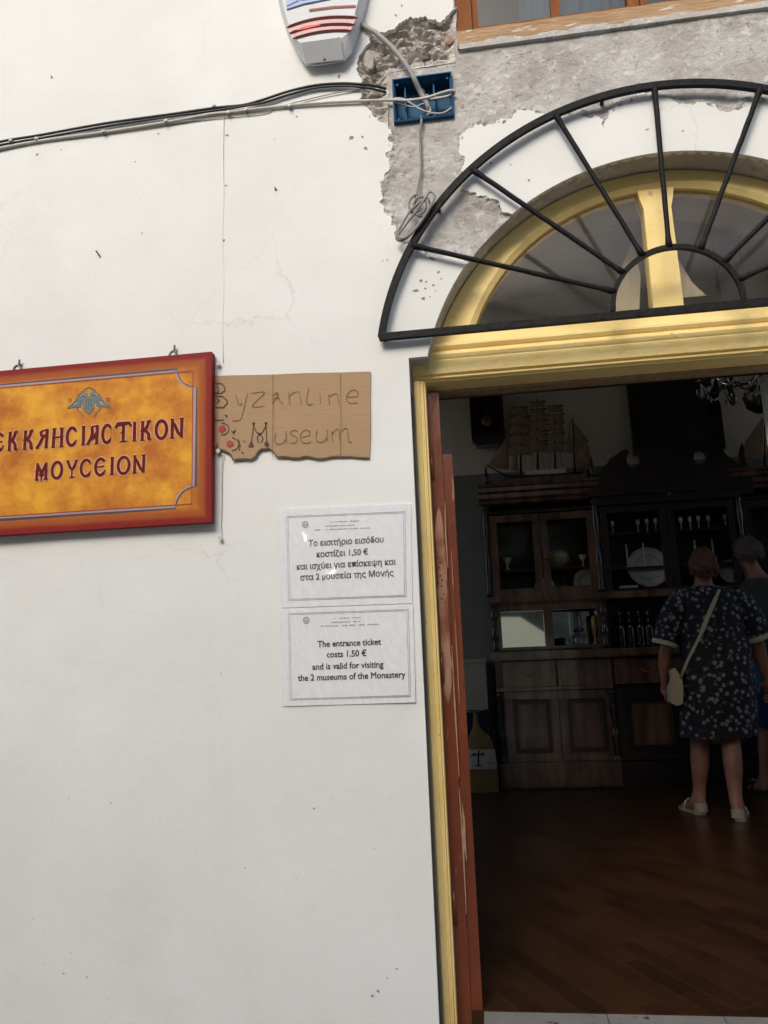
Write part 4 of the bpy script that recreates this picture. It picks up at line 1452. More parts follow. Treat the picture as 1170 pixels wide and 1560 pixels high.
notice(Q1, 'upper white laminated notice, printed in Greek, beside the yellow door frame', (.06, .08, .955, .93),
       [('Το εισιτήριο εισόδου', .505, .385, .0285, .0007), ('κοστίζει 1,50 €', .475, .50, .0285, .0007), ('και ισχύει για επίσκεψη και', .50, .615, .0285, .0007), ('στα 2 μουσεία της Μονής', .505, .725, .0285, .0007)],
       [(.22, .50, .155), (.26, .48, .195), (.42, .48, .23)], (.20, .17), 3.0)
Q2 = [(428, 927), (629, 920), (633, 1070), (431, 1076)]
notice(Q2, 'lower white laminated notice, printed in English, directly under the Greek one', (.055, .055, .965, .94),
       [('The entrance ticket', .51, .405, .0285, .0006), ('costs 1.50 €', .49, .515, .0285, .0006), ('and is valid for visiting', .495, .635, .0285, .0006), ('the 2 museums of the Monastery', .52, .745, .0285, .0006)],
       [(.20, .50, .12), (.24, .48, .16), (.44, .52, .195)], (.19, .13), 8.0)

# ------------------------------------------------------------------ the room and the ground
M_FLOOR, n_, b_ = newmat('dark varnished floorboards')
nt_ = n_
tc_ = n_.nodes.new('ShaderNodeTexCoord')
mp_ = n_.nodes.new('ShaderNodeMapping')
mp_.inputs['Rotation'].default_value = (0, 0, radians(62))
n_.links.new(tc_.outputs['Object'], mp_.inputs[0])
bk = n_.nodes.new('ShaderNodeTexBrick')
for k_, v_ in (('Scale', 1.0), ('Mortar Size', .004), ('Brick Width', .30), ('Row Height', .085), ('Bias', 0.0)):
    bk.inputs[k_].default_value = v_
bk.inputs['Color1'].default_value = (0.034, 0.0145, 0.007, 1)
bk.inputs['Color2'].default_value = (0.062, 0.027, 0.011, 1)
bk.inputs['Mortar'].default_value = (0.058, 0.030, 0.015, 1)
n_.links.new(mp_.outputs[0], bk.inputs['Vector'])
nz_ = n_.nodes.new('ShaderNodeTexNoise')
nz_.inputs['Scale'].default_value = 4
nz_.inputs['Detail'].default_value = 8
n_.links.new(mp_.outputs[0], nz_.inputs['Vector'])
mx_ = n_.nodes.new('ShaderNodeMixRGB')
mx_.blend_type = 'MULTIPLY'
mx_.inputs[0].default_value = .8
n_.links.new(bk.outputs[0], mx_.inputs[1])
rp_ = ramp(n_, [(.3, (.55, .5, .45)), (.7, (1, 1, 1))])
n_.links.new(nz_.outputs['Fac'], rp_.inputs[0])
n_.links.new(rp_.outputs[0], mx_.inputs[2])
n_.links.new(mx_.outputs[0], b_.inputs['Base Color'])
mr_ = n_.nodes.new('ShaderNodeMapRange')
mr_.inputs['To Min'].default_value = .22
mr_.inputs['To Max'].default_value = .42
n_.links.new(nz_.outputs['Fac'], mr_.inputs[0])
n_.links.new(mr_.outputs[0], b_.inputs['Roughness'])
b_.inputs['Specular IOR Level'].default_value = .35
M_ROOM = pmat('cream room wall', (0.80, 0.69, 0.56), (0.74, 0.63, 0.51), 3, 0.8, .2, 12)
M_DADO = pmat('grey green dado paint', (0.24, 0.24, 0.20), (0.19, 0.195, 0.165), 4, 0.6)
M_CEIL = pmat('cream ceiling boards', (0.62, 0.57, 0.48), (0.54, 0.49, 0.41), 4, 0.8)
M_MARBLE = pmat('worn grey marble', (0.30, 0.29, 0.27), (0.20, 0.19, 0.17), 5, 0.4, .2, 40, spots=(18, 0.62, (0.07, 0.06, 0.05)))
M_GROUND = pmat('grey courtyard paving', (0.26, 0.245, 0.22), (0.19, 0.18, 0.165), 1.5, 0.85, .4, 10)
M_WOODD0 = pmat('dark wood of added windows', (0.06, 0.035, 0.02), (0.03, 0.018, 0.012), 8, 0.5)
M_PALE = pmat('pale courtyard plaster', (0.66, 0.62, 0.54), (0.58, 0.55, 0.48), 2, 0.85)
M_ROOF = pmat('clay roof', (0.30, 0.13, 0.07), (0.22, 0.10, 0.06), 5, 0.9)
M_STAIR = pmat('pale yellow plaster', (0.93, 0.86, 0.58), (0.88, 0.80, 0.52), 2, 0.8, .2, 8)
M_YARD = pmat('dark colour of added arcade', (0.10, 0.105, 0.08), (0.05, 0.055, 0.04), 3, 0.95, .8, 6)

RX0, RX1, RY1, RZ = -1.7, 4.2, 4.5, 4.4
def plane_box(name, mat, x0, x1, y0, y1, z0, z1):
    bm = bmesh.new()
    box(bm, x0, x1, y0, y1, z0, z1)
    return finish(bm, name, mat)
struct(plane_box('floor', M_FLOOR, RX0, RX1, .152, RY1, -.12, 0.0))
def f_thr():
    bm = bmesh.new()
    xs = [LX + .0815, 0.28, 0.62, 1.10, JR - .001]
    for a, b in zip(xs, xs[1:]):
        box(bm, a + .0012, b - .0012, -.16, .1505, -.155, -.003)
    return finish(bm, 'threshold', M_MARBLE, None, False, .004)
struct(f_thr())
bm = bmesh.new()
box(bm, -60, 60, -90, .2, -.40, BASE_Z)
struct(finish(bm, 'courtyard_ground', M_GROUND))
struct(plane_box('ceiling', M_CEIL, RX0, RX1, .45, RY1, RZ, RZ + .1))

DZ = at(700, 725, 4.5).z
wb = thing('room_wall', 'cream back wall of the room behind the cabinet, grey green up to the dado line', 'wall', (1, RY1, 0))
part('upper_wall', M_ROOM, wb, lambda bm: box(bm, RX0, RX1, RY1, RY1 + .1, 0, RZ))
part('dado', M_DADO, wb, lambda bm: box(bm, RX0, RX1, RY1 - .012, RY1 - .0005, 0.001, DZ))
wl = thing('room_wall', 'cream left side wall of the room, hidden behind the red door leaf', 'wall', (RX0, 2, 0))
SWZ = (0.80, 3.70)
SWS = ((0.70, 2.28), (2.52, 4.10))            # openings along y of the side windows added to light the room
def f(bm):
    e = [.45] + [q for w in SWS for q in w] + [RY1 - .015]
    for y0, y1 in zip(e[::2], e[1::2]):
        box(bm, RX0 - .3, RX0, y0, y1, 0, RZ)
    for y0, y1 in SWS:
        box(bm, RX0 - .3, RX0, y0, y1, 0, SWZ[0])
        box(bm, RX0 - .3, RX0, y0, y1, SWZ[1], RZ)
    bmesh.ops.remove_doubles(bm, verts=bm.verts, dist=1e-4)
part('upper_wall', M_ROOM, wl, f)
for (y0, y1), lab in zip(SWS, ('unseen tall side window nearest the entrance, added to light the room, hidden behind the red door leaf', 'unseen tall side window nearest the cabinet, added to light the room, hidden behind the red door leaf')):
    sw = thing('added_side_window', lab, 'window', (RX0 - .15, (y0 + y1) / 2, SWZ[0]), 'added tall windows in the left side wall')  # added opening, lets sky light into the room
    def f(bm):
        R_ = Matrix.Translation((RX0 - .12, 0, 0)) @ Matrix.Rotation(radians(90), 4, 'Z')
        ring_frame(bm, rect(y0 + .002, y1 - .002, SWZ[0] + .002, SWZ[1] - .002), rect(y0 + .06, y1 - .06, SWZ[0] + .06, SWZ[1] - .06), -.03, .03)
        for v in bm.verts:
            v.co = R_ @ v.co
    part('window_frame', M_WOODD0, sw, f)
    part('glazing_bar', M_WOODD0, sw, lambda bm: box(bm, RX0 - .14, RX0 - .10, (y0 + y1) / 2 - .02, (y0 + y1) / 2 + .02, SWZ[0] + .061, SWZ[1] - .061))
part('dado', M_DADO, wl, lambda bm: (box(bm, RX0 + .0005, RX0 + .012, .452, RY1 - .02, 0.001, SWZ[0] - .001)))
wr_ = thing('room_wall', 'cream right side wall of the room, beyond the man in blue shorts', 'wall', (RX1, 2, 0))
def f(bm):
    e = [.45] + [q for w in SWS for q in w] + [RY1 - .015]
    for y0, y1 in zip(e[::2], e[1::2]):
        box(bm, RX1, RX1 + .3, y0, y1, 0, RZ)
    for y0, y1 in SWS:
        box(bm, RX1, RX1 + .3, y0, y1, 0, SWZ[0])
        box(bm, RX1, RX1 + .3, y0, y1, SWZ[1], RZ)
    bmesh.ops.remove_doubles(bm, verts=bm.verts, dist=1e-4)
part('upper_wall', M_ROOM, wr_, f)
for (y0, y1), lab in zip(SWS, ('unseen tall side window nearest the entrance, added to light the room, beyond the pale door leaf', 'unseen tall side window nearest the cabinet, added to light the room, beyond the person in blue shorts')):
    sw = thing('added_side_window', lab, 'window', (RX1 + .15, (y0 + y1) / 2, SWZ[0]), 'added tall windows in the right side wall')  # second pair added to even out the room light
    def f(bm):
        R_ = Matrix.Translation((RX1 + .12, 0, 0)) @ Matrix.Rotation(radians(90), 4, 'Z')
        ring_frame(bm, rect(y0 + .002, y1 - .002, SWZ[0] + .002, SWZ[1] - .002), rect(y0 + .06, y1 - .06, SWZ[0] + .06, SWZ[1] - .06), -.03, .03)
        for v in bm.verts:
            v.co = R_ @ v.co
    part('window_frame', M_WOODD0, sw, f)
    part('glazing_bar', M_WOODD0, sw, lambda bm: box(bm, RX1 + .10, RX1 + .14, (y0 + y1) / 2 - .02, (y0 + y1) / 2 + .02, SWZ[0] + .061, SWZ[1] - .061))
part('dado', M_DADO, wr_, lambda bm: box(bm, RX1 - .012, RX1 - .0005, .452, RY1 - .02, 0.001, SWZ[0] - .001))

# building added across the courtyard: it shades the foot of the wall and shows in the cabinet mirrors
BH = 7.0  # roof height set so the sun on the wall fades downward
cw = thing('added_courtyard_building', 'pale two storey building with a dark arcade, added across the courtyard to shade the wall, reflected in the cabinet mirrors', 'building', (-2, -12, BASE_Z))
part('added_arcade', M_YARD, cw, lambda bm: box(bm, -16, 9, -15.5, -10.2, BASE_Z, 3.6))  # plain block coloured dark for the mirror reflections
part('added_upper_floor', M_PALE, cw, lambda bm: box(bm, -16, 9, -15.5, -10.0, 3.601, BH))
part('added_roof', M_ROOF, cw, lambda bm: box(bm, -16.3, 9.3, -15.8, -9.7, BH + .001, BH + .18))
for k in range(6):
    def f(bm, k=k):
        x = -14 + 4.2 * k
        box(bm, x - .5, x + .5, -9.999, -9.93, 4.6, 6.6)
    part('window', M_WOODD0, cw, f)  # window of the added building

st_w = thing('added_stair_wall', 'pale yellow stair wall added across the courtyard for its reflection in the cabinet mirrors', 'wall', (-1, -9, BASE_Z))
def f(bm):
    ym = 2 * 4.055 + 9.0  # outline laid out through the mirror plane, to give a bright reflection
    pts = [(p.x, max(BASE_Z, p.z)) for p in (at(560, 940, ym), at(793, 940, ym), at(868, 988, ym), at(985, 1066, ym), at(560, 1066, ym))]
    prism(bm, pts, -9.3, -9.0)
part('added_wall_face', M_STAIR, st_w, f)

# ------------------------------------------------------------------ the great cabinet
M_WOOD = pmat('dark polished walnut', (0.23, 0.115, 0.072), (0.085, 0.042, 0.028), 4, 0.22, .15, 30, stretch=(2, 1, .3), coat=.9, rvar=.08, lo=.38, hi=.62)
M_WOODD = pmat('black brown carved wood', (0.032, 0.018, 0.013), (0.016, 0.010, 0.008), 8, 0.28, .2, 30, coat=.5)
M_INNER = pmat('dark cabinet lining', (0.025, 0.016, 0.014), (0.018, 0.012, 0.011), 6, 0.8)
M_WINE = pmat('wine red shelf cloth', (0.11, 0.022, 0.03), (0.08, 0.016, 0.022), 20, 0.8)
M_CABGLASS = glassmat('cabinet glass', (0.96, 0.96, 0.96), 0.004, 0.03)
M_MIRROR, _n2, _b2 = newmat('old mirror')
_b2.inputs['Base Color'].default_value = (0.82, 0.83, 0.80, 1)
_b2.inputs['Metallic'].default_value = 1
_b2.inputs['Roughness'].default_value = .03
M_BRASS = pmat('tarnished brass', (0.42, 0.30, 0.12), (0.30, 0.20, 0.08), 30, 0.35, metal=1)
YF = 4.0                                     # front of the cabinet
CXL = at(744, 912, YF).x
def CX(px, py):
    return at(px, py, YF).x
def CZ(py, px=840):
    return at(px, py, YF).z
DEP = RY1 - .02
cab = thing('display_cabinet', 'huge dark carved cabinet with glass doors, mirrored niches and scrolled pediment on the back wall', 'cabinet', (1.55, 4.2, 0))
XL, XA, XB, XR = CX(744, 912), CX(920, 912), CX(1142, 912), 3.10       # left wing, centre, right wing
zP, zBot, zDr0, zDr1, zCt0, zCt1, zN0, zN1, zG0, zG1, zTop = CZ(1163), CZ(1050), CZ(1046), CZ(1006), CZ(1004), CZ(991), CZ(988), CZ(916), CZ(905), CZ(780), CZ(733)
def f(bm):
    box(bm, XL + .01, XR, YF + .02, DEP, .0, zP)                      # plinth
    for x0, x1 in ((XL + .02, XL + .05), (XA - .03, XA + .03), (XB - .03, XB + .03), (XR - .03, XR)):
        box(bm, x0, x1, YF + .06, DEP, zP, zTop - .12)                # side walls
    box(bm, XL + .02, XR, DEP - .025, DEP, zP, zTop)                   # back board
    for z in (zBot, zN1 + .015, zG1 + .03):
        box(bm, XL + .05, XR - .03, YF + .06, DEP - .025, z - .012, z + .012)
    box(bm, XL + .05, XR - .03, YF + .09, DEP - .025, zP, zDr1)         # solid base block
carc = part('carcass', M_WOODD, cab, f, bevel=.004)
def f(bm):
    box(bm, XL, XR + .02, YF - .03, DEP, zCt0, zCt1)
    box(bm, XL - .012, XR + .03, YF - .045, DEP, zCt0 + .012, zCt1 - .012)
part('counter', M_WOOD, cab, f, bevel=.008)
for x0, x1 in ((XL - .03, XA + .04), (XB - .04, XR + .03)):
  def f(bm, x0=x0, x1=x1):
    prof = [(.07, 0), (.055, .01), (.055, .03), (.03, .05), (.02, .085), (-.01, .10), (-.02, .13), (-.035, .14), (-.035, .16), (.07, .16)]
    z0 = zTop - .16
    if 1:
        L = [bm.verts.new((x0, YF + y, z0 + z)) for y, z in prof]
        R_ = [bm.verts.new((x1, YF + y, z0 + z)) for y, z in prof]
        for i in range(len(prof)):
            j = (i + 1) % len(prof)
            bm.faces.new((L[i], L[j], R_[j], R_[i]))
        bm.faces.new(L)
        bm.faces.new(R_[::-1])
        box(bm, x0 + .02, x1 - .02, YF + .0705, DEP, z0, zTop - .003)
  part('cornice', M_WOOD, cab, f, bevel=.003)
def frame_door(name, x0, x1, z0, z1, y, st, fill, mat=M_WOOD, rail=None, bead=True):
    rail = rail or st
    def f(bm):
        ring_frame(bm, rect(x0, x1, z0, z1), rect(x0 + st, x1 - st, z0 + rail, z1 - rail), y, y + .026)
        if bead:
            ring_frame(bm, rect(x0 + st - .008, x1 - st + .008, z0 + rail - .008, z1 - rail + .008), rect(x0 + st, x1 - st, z0 + rail, z1 - rail), y - .006, y - .0004)
    d = part(name, mat, cab, f, bevel=.003)
    if fill == 'glass':
        part('pane', M_CABGLASS, d, lambda bm: box(bm, x0 + st - .003, x1 - st + .003, y + .010, y + .014, z0 + rail - .003, z1 - rail + .003))
    elif fill == 'panel':
        def g(bm):
            a, b, c, e = x0 + st + .012, x1 - st - .012, z0 + rail + .012, z1 - rail - .012
            box(bm, x0 + st, x1 - st, y + .012, y + .02, z0 + rail, z1 - rail)
            box(bm, a + .034, b - .034, y + .006, y + .0115, c + .034, e - .034)
        part('panel', M_WOOD, d, g, bevel=.003)
        a, b, c, e = x0 + st - .004, x1 - st + .004, z0 + rail - .004, z1 - rail + .004
        part('panel_moulding', M_WOODD, d, lambda bm: ring_frame(bm, rect(a, b, c, e), rect(a + .034, b - .034, c + .034, e - .034), y - .006, y + .0115), bevel=.004)
    return d
# left wing: glass doors
gx0, gxm, gx1 = CX(751, 890), CX(829, 890), CX(913, 890)
frame_door('glass_door', gx0, gxm - .004, zG0, zG1, YF + .03, .060, 'glass')
frame_door('glass_door', gxm + .004, gx1, zG0, zG1, YF + .03, .060, 'glass')
part('door_knob', M_BRASS, cab, lambda bm: lathe(bm, [(0, -.014), (.010, -.012), (.013, 0), (.010, .012), (0, .014)], (gxm + .03, YF + .012, CZ(848)), 12), smooth=True)
# shelves with wine cloth
SZ = CZ(863)
part('shelf', M_WINE, cab, lambda bm: box(bm, XL + .052, XA - .032, YF + .10, DEP - .027, SZ - .02, SZ), label='shelf edged in wine red cloth')
SZ2 = CZ(822)
# niche frames with mirrors behind
nxa = (CX(757, 950), CX(836, 950), CX(918, 950))
for i in range(2):
    def f(bm, i=i):
        a, b = nxa[i], nxa[i + 1]
        ring_frame(bm, rect(a + .001, b - .001, zN0, zN1), rect(a + .036, b - .036, zN0 + .022, zN1 - .07), YF + .03, YF + .05)
        ring_frame(bm, rect(a + .030, b - .030, zN0 + .016, zN1 - .064), rect(a + .036, b - .036, zN0 + .022, zN1 - .07), YF + .024, YF + .0296)
    part('niche_frame', M_WOOD, cab, f, bevel=.003)
def f(bm):
    box(bm, nxa[0] + .01, nxa[1] - .005, YF + .055, YF + .060, zN0 + .004, zN1 - .02)
part('mirror', M_MIRROR, cab, f)
part('mirror', M_MIRROR, cab, lambda bm: box(bm, nxa[1] + .005, nxa[2] - .01, YF + .30, YF + .305, zN0 + .004, zN1 - .01))
for x0, x1 in ((nxa[1] - .004, nxa[1] + .004), (nxa[2] - .009, nxa[2] + .002)):
    part('niche_side', M_WOODD, cab, lambda bm, x0=x0, x1=x1: box(bm, x0, x1, YF + .055, YF + .40, zN0, zN1))
# mid moulding
def f(bm):
    z0, z1 = zN1 + .002, zG0 - .002
    box(bm, XL, XR, YF - .005, YF + .10, z0, z1)
    box(bm, XL - .012, XA + .03, YF - .018, YF + .10, (z0 + z1) / 2 - .010, (z0 + z1) / 2 + .012)
part('mid_moulding', M_WOOD, cab, f, bevel=.005)
# turned columns
def turned(bm, x, y, z0, z1, r):
    h = z1 - z0
    prof = [(0, 0), (1.35, 0), (1.35, .05), (.8, .07), (1.1, .10), (.7, .14), (1.2, .26), (1.3, .34), (.9, .44), (.55, .50), (.9, .53), (.6, .57), (1.1, .68), (1.2, .76), (.7, .86), (1.1, .90), (.8, .93), (1.35, .95), (1.35, 1), (0, 1)]
    lathe(bm, [(r * a, h * b) for a, b in prof], (x, y, z0), 12)
for x, z0, z1, r in ((XL + .036, zN0, zN1, .026), (XA - .012, zN0, zN1, .026), (XB + .012, zN0, zN1, .026), (XL + .010, zG0, zTop - .17, .018), (XA - .01, zG0, zTop - .17, .022), (XB + .01, zG0, zTop - .17, .022),
                     (XL + .045, zP, zBot - .02, .022), (XA + .0, zP, zBot - .02, .026), (XB - .0, zP, zBot - .02, .026)):
    part('turned_column', M_WOODD, cab, lambda bm, x=x, z0=z0, z1=z1, r=r: turned(bm, x, YF + .025, z0, z1, r), smooth=True)
# drawers and lower doors, left wing
dxs = (CX(766, 1025), CX(848, 1025), CX(932, 1025))
def drawer(x0, x1):
    def f(bm):
        ring_frame(bm, rect(x0, x1, zDr0 + .004, zDr1 - .004), rect(x0 + .022, x1 - .022, zDr0 + .026, zDr1 - .026), YF + .015, YF + .05)
        box(bm, x0 + .0225, x1 - .0225, YF + .022, YF + .05, zDr0 + .0265, zDr1 - .0265)
    d = part('drawer', M_WOOD, cab, f, bevel=.003)
    xm, zm = (x0 + x1) / 2, (zDr0 + zDr1) / 2
    def g(bm):
        tube(bm, [(xm + .05 * cos(a), YF + .006 - .012 * sin(a), zm + .012 - .026 * sin(a)) for a in [pi * k / 10 for k in range(11)]], .004, 6)
        for s in (-1, 1):
            lathe(bm, [(0, 0), (.012, 0), (.010, .004), (0, .006)], (xm + s * .05, YF + .012, zm + .010), 8)
    part('handle', M_BRASS, d, g, smooth=True)
drawer(dxs[0], dxs[1] - .01)
drawer(dxs[1] + .01, dxs[2])
def f(bm):
    box(bm, XL + .02, XA + .01, YF + .004, YF + .09, zBot - .006, zDr0)
part('drawer_rail', M_WOOD, cab, f, bevel=.004)
frame_door('cupboard_door', dxs[0], dxs[1] - .003, zP + .012, zBot - .014, YF + .03, .07, 'panel')
frame_door('cupboard_door', dxs[1] + .003, dxs[2], zP + .012, zBot - .014, YF + .03, .07, 'panel')
part('plinth_board', M_WOOD, cab, lambda bm: (box(bm, XL + .04, XA + .02, YF - .004, YF + .0195, .02, zP - .002), box(bm, XL + .04, XA + .02, YF - .012, YF + .0195, zP - .0015, zP + .010)), bevel=.004)
# centre section
cxm = (XA + XB) / 2
frame_door('glass_door', XA + .03, cxm - .003, zG0 - .05, zG1 + .02, YF + .02, .055, 'glass', M_WOODD)
frame_door('glass_door', cxm + .003, XB - .03, zG0 - .05, zG1 + .02, YF + .02, .055, 'glass', M_WOODD)
SA, SB = CZ(806, 1000), CZ(860, 1000)
for z in (SA, SB):
    part('shelf', M_WOODD, cab, lambda bm, z=z: box(bm, XA + .032, XB - .032, YF + .09, DEP - .027, z - .018, z))
SC = CZ(893, 1000)
part('shelf', M_WOODD, cab, lambda bm: box(bm, XA + .032, XB - .032, YF + .06, DEP - .027, SC - .03, SC))
dc = [XA + .035, cxm, XB - .035]
drawer(dc[0], dc[1] - .004)
drawer(dc[1] + .004, dc[2])
frame_door('cupboard_door', dc[0], dc[1] - .003, zP + .012, zBot - .014, YF + .03, .08, 'panel', M_WOODD)
frame_door('cupboard_door', dc[1] + .003, dc[2], zP + .012, zBot - .014, YF + .03, .08, 'panel', M_WOODD)
# right wing, mostly beyond the frame
frame_door('glass_door', XB + .04, (XB + XR) / 2 - .003, zG0, zG1, YF + .03, .06, 'glass', M_WOODD)
frame_door('glass_door', (XB + XR) / 2 + .003, XR - .03, zG0, zG1, YF + .03, .06, 'glass', M_WOODD)
drawer(XB + .05, XR - .05)
frame_door('cupboard_door', XB + .04, XR - .04, zP + .012, zBot - .014, YF + .03, .08, 'panel', M_WOODD)
# pediment
pe_px = [(898, 748), (900, 735), (905, 727), (914, 719), (917, 712), (925, 706), (930, 698), (937, 694), (944, 688), (954, 685), (958, 689), (955, 696), (954, 703), (958, 710), (964, 713), (971, 710), (975, 702),
         (973, 694), (970, 686), (976, 680), (985, 675), (992, 670), (1004, 666), (1015, 663), (1028, 663), (1038, 666), (1046, 671), (1054, 678), (1060, 684), (1057, 692), (1056, 700), (1061, 707), (1067, 708), (1074, 704), (1077, 697), (1075, 690), (1070, 684),
         (1078, 678), (1090, 675), (1098, 680), (1104, 691), (1111, 697), (1119, 703), (1124, 709), (1127, 704), (1128, 690), (1131, 675), (1134, 690), (1135, 703), (1142, 712), (1148, 740), (1148, 752)]
part('pediment', M_WOODD, cab, lambda bm: prism(bm, [xz(px, py, YF + .0) for px, py in pe_px], YF - .01, YF + .05), bevel=.006)
part('rosette', M_BRASS, cab, lambda bm: lathe(bm, [(0, -.02), (.012, -.016), (.018, 0), (.012, .016), (0, .02)], (at(1018, 752, YF).x, YF - .015, at(1018, 752, YF).z), 12), smooth=True)
def f(bm):
    box(bm, XA - .02, XB + .02, YF - .02, DEP, zG1 + .03, zG1 + .10)
    box(bm, XA - .05, XB + .05, YF - .045, DEP, zG1 + .1005, CZ(742, 1000))
part('centre_cornice', M_WOODD, cab, f, bevel=.006)
for px, top in ((741, 709), (903, 693)):
    def f(bm, px=px, top=top):
        x = at(px, 733, YF + .05).x
        z0, z1 = zTop - .004, at(px, top, YF + .05).z
        h = z1 - z0
        lathe(bm, [(0, 0), (.030, 0), (.030, h * .12), (.014, h * .2), (.026, h * .36), (.030, h * .48), (.012, h * .6), (.010, h * .75), (.004, h * .92), (0, h)], (x, YF + .03, z0), 10)
    part('finial', M_WOODD, cab, f, smooth=True)
# gallery rail on the left wing top
part('gallery', M_WOOD, cab, lambda bm: box(bm, XL + .06, XA - .06, YF + .02, YF + .04, zTop - .0035, zTop + .05), bevel=.004)

# ------------------------------------------------------------------ things in the cabinet
M_CHINA = pmat('white china', (0.62, 0.58, 0.47), (0.52, 0.48, 0.38), 12, 0.25, coat=.4)
M_CHINAB = pmat('white china with a grey rim pattern', (0.60, 0.60, 0.58), (0.34, 0.36, 0.40), 45, 0.25, coat=.4)
M_SILVER = pmat('polished silver', (0.86, 0.84, 0.78), (0.7, 0.68, 0.62), 20, 0.15, metal=.35, coat=1)
M_CLEAR = glassmat('clear lamp glass', (0.88, 0.90, 0.90), 0.10, 0.04)
M_CREAMPOT = pmat('cream glazed pottery', (0.44, 0.38, 0.24), (0.36, 0.30, 0.19), 8, 0.3, coat=.4)

def plate(px, py, y, R, label, mat=M_CHINA, group='plates standing in the cabinet', floor=None):
    """a plate leaning on its edge; (px, py) is its centre"""
    c = at(px, py, y)
    if floor is not None:
        c.z = floor + R * .985
    t = thing('plate', label, 'plate', (c.x, c.y, c.z - R), group)
    M = Matrix.Translation(c) @ Matrix.Rotation(radians(80), 4, 'X')
    def f(bm):
        lathe(bm, [(0, .010), (R * .55, .010), (R * .62, .016), (R * .97, .030), (R, .030), (R, .026), (R * .64, .009), (R * .56, .002), (0, .002)], (0, 0, 0), 40)
        for v in bm.verts:
            v.co = M @ v.co
    part('dish', mat, t, f, smooth=True)
    def g(bm):
        lathe(bm, [(R * .60, .0175), (R * .63, .0185)], (0, 0, 0), 40)
        lathe(bm, [(R * .92, .0295), (R * .95, .0306)], (0, 0, 0), 40)
        for v in bm.verts:
            v.co = M @ v.co
    part('rim_line', M_BRASS, t, g, smooth=True)
zfl = zG0 + .05
plate(829, 884, YF + .16, .088, 'cream plate behind the stile between the two left glass doors', floor=zN1 + .03)
plate(896, 886, YF + .17, .125, 'cream plate leaning at the right end of the lower shelf in the left glass door', floor=zN1 + .03)
plate(989, 886, YF + .15, .17, 'large patterned plate on the lowest shelf of the dark centre section', M_CHINAB, floor=SC)
plate(1115, 888, YF + .16, .10, 'pale plate between the heads of the two visitors', M_CHINAB, floor=SC)

bm = bmesh.new()
c = at(850, 846, YF + .15)
c.z = SZ
lathe(bm, [(0, 0), (.035, 0), (.05, .02), (.085, .05), (.095, .09), (.080, .13), (.04, .155), (0, .16)], c, 24)
tag(finish(bm, 'jar', M_CREAMPOT, None, True), 'round cream jar on the wine red shelf, right glass door', 'jar')
bm = bmesh.new()
c = at(806, 846, YF + .16)
lathe(bm, [(0, 0), (.045, 0), (.05, .01), (.05, .09), (.045, .11), (.052, .12), (0, .125)], (c.x, c.y, SZ), 20)
tag(finish(bm, 'tin', M_INNER, None, True), 'dark lidded tin on the wine red shelf beside the centre stile', 'tin')
bm = bmesh.new()
c = at(772, 850, YF + .15)
lathe(bm, [(0, 0), (.03, 0), (.012, .02), (.012, .05), (.04, .08), (.045, .11), (0, .11)], (c.x, c.y, SZ), 16)
tag(finish(bm, 'goblet', M_SILVER, None, True), 'small goblet on the wine red shelf of the left glass door', 'goblet')
bm = bmesh.new()
c = at(773, 802, YF + .14)
lathe(bm, [(0, 0), (.012, .0), (.02, .05), (.014, .1), (.006, .16), (0, .17)], (c.x, c.y, c.z), 14)
o_ = finish(bm, 'bottle', M_CLEAR, None, True)
tag(o_, 'slender clear bottle on the upper shelf behind the far left glass door', 'bottle')
part('upper_shelf', M_WOODD, cab, lambda bm: box(bm, XL + .052, XA - .032, YF + .10, DEP - .027, c.z - .016, c.z - .0005)).name = 'shelf'
UPZ = c.z
c = at(882, 800, YF + .14)
bm = bmesh.new()
lathe(bm, [(0, 0), (.03, 0), (.008, .012), (.008, .06), (.028, .08), (.034, .12), (.031, .12), (0, .085)], (c.x, c.y, UPZ), 16)
tag(finish(bm, 'goblet', M_CLEAR, None, True), 'clear wine glass on the upper shelf behind the right of the two left doors', 'goblet')
c = at(888, 855, YF + .14)
bm = bmesh.new()
lathe(bm, [(0, 0), (.03, 0), (.008, .012), (.008, .05), (.028, .07), (.034, .10), (.031, .10), (0, .075)], (c.x, c.y, SZ), 16)
tag(finish(bm, 'goblet', M_SILVER, None, True), 'silver cup at the right end of the wine red shelf', 'goblet')

# oil lamp in the right mirrored niche
c = at(886, 987, YF + .16)
lp = thing('oil_lamp', 'glass oil lamp with a tall chimney in the right mirrored niche of the cabinet', 'lamp', (c.x, c.y, zN0))
part('lamp_font', M_CLEAR, lp, lambda bm: lathe(bm, [(0, .002), (.07, .002), (.08, .01), (.095, .05), (.085, .09), (.05, .115), (.022, .13), (0, .13)], (c.x, c.y, zN0), 24), smooth=True)
part('burner', M_BRASS, lp, lambda bm: lathe(bm, [(0, .128), (.026, .13), (.03, .145), (.022, .16), (0, .16)], (c.x, c.y, zN0), 16), smooth=True)
part('chimney', M_CLEAR, lp, lambda bm: lathe(bm, [(.020, .16), (.026, .19), (.022, .24), (.019, .31), (.017, .31), (.020, .24), (.024, .19), (.018, .16)], (c.x, c.y, zN0), 18), smooth=True)
c = at(856, 986, YF + .14)
bm = bmesh.new()
lathe(bm, [(0, 0), (.03, 0), (.034, .03), (.034, .08), (.03, .085), (.03, .02), (0, .015)], (c.x, c.y, zN0), 18)
tag(finish(bm, 'tumbler', M_INNER, None, True), 'dark tumbler beside the oil lamp in the right mirrored niche', 'tumbler')
c = at(908, 980, YF + .12)
bm = bmesh.new()
lathe(bm, [(0, 0), (.022, 0), (.026, .02), (.014, .05), (.018, .09), (.03, .15), (.033, .22), (.024, .25), (.012, .27), (0, .27)], (c.x, c.y, zN0), 16)
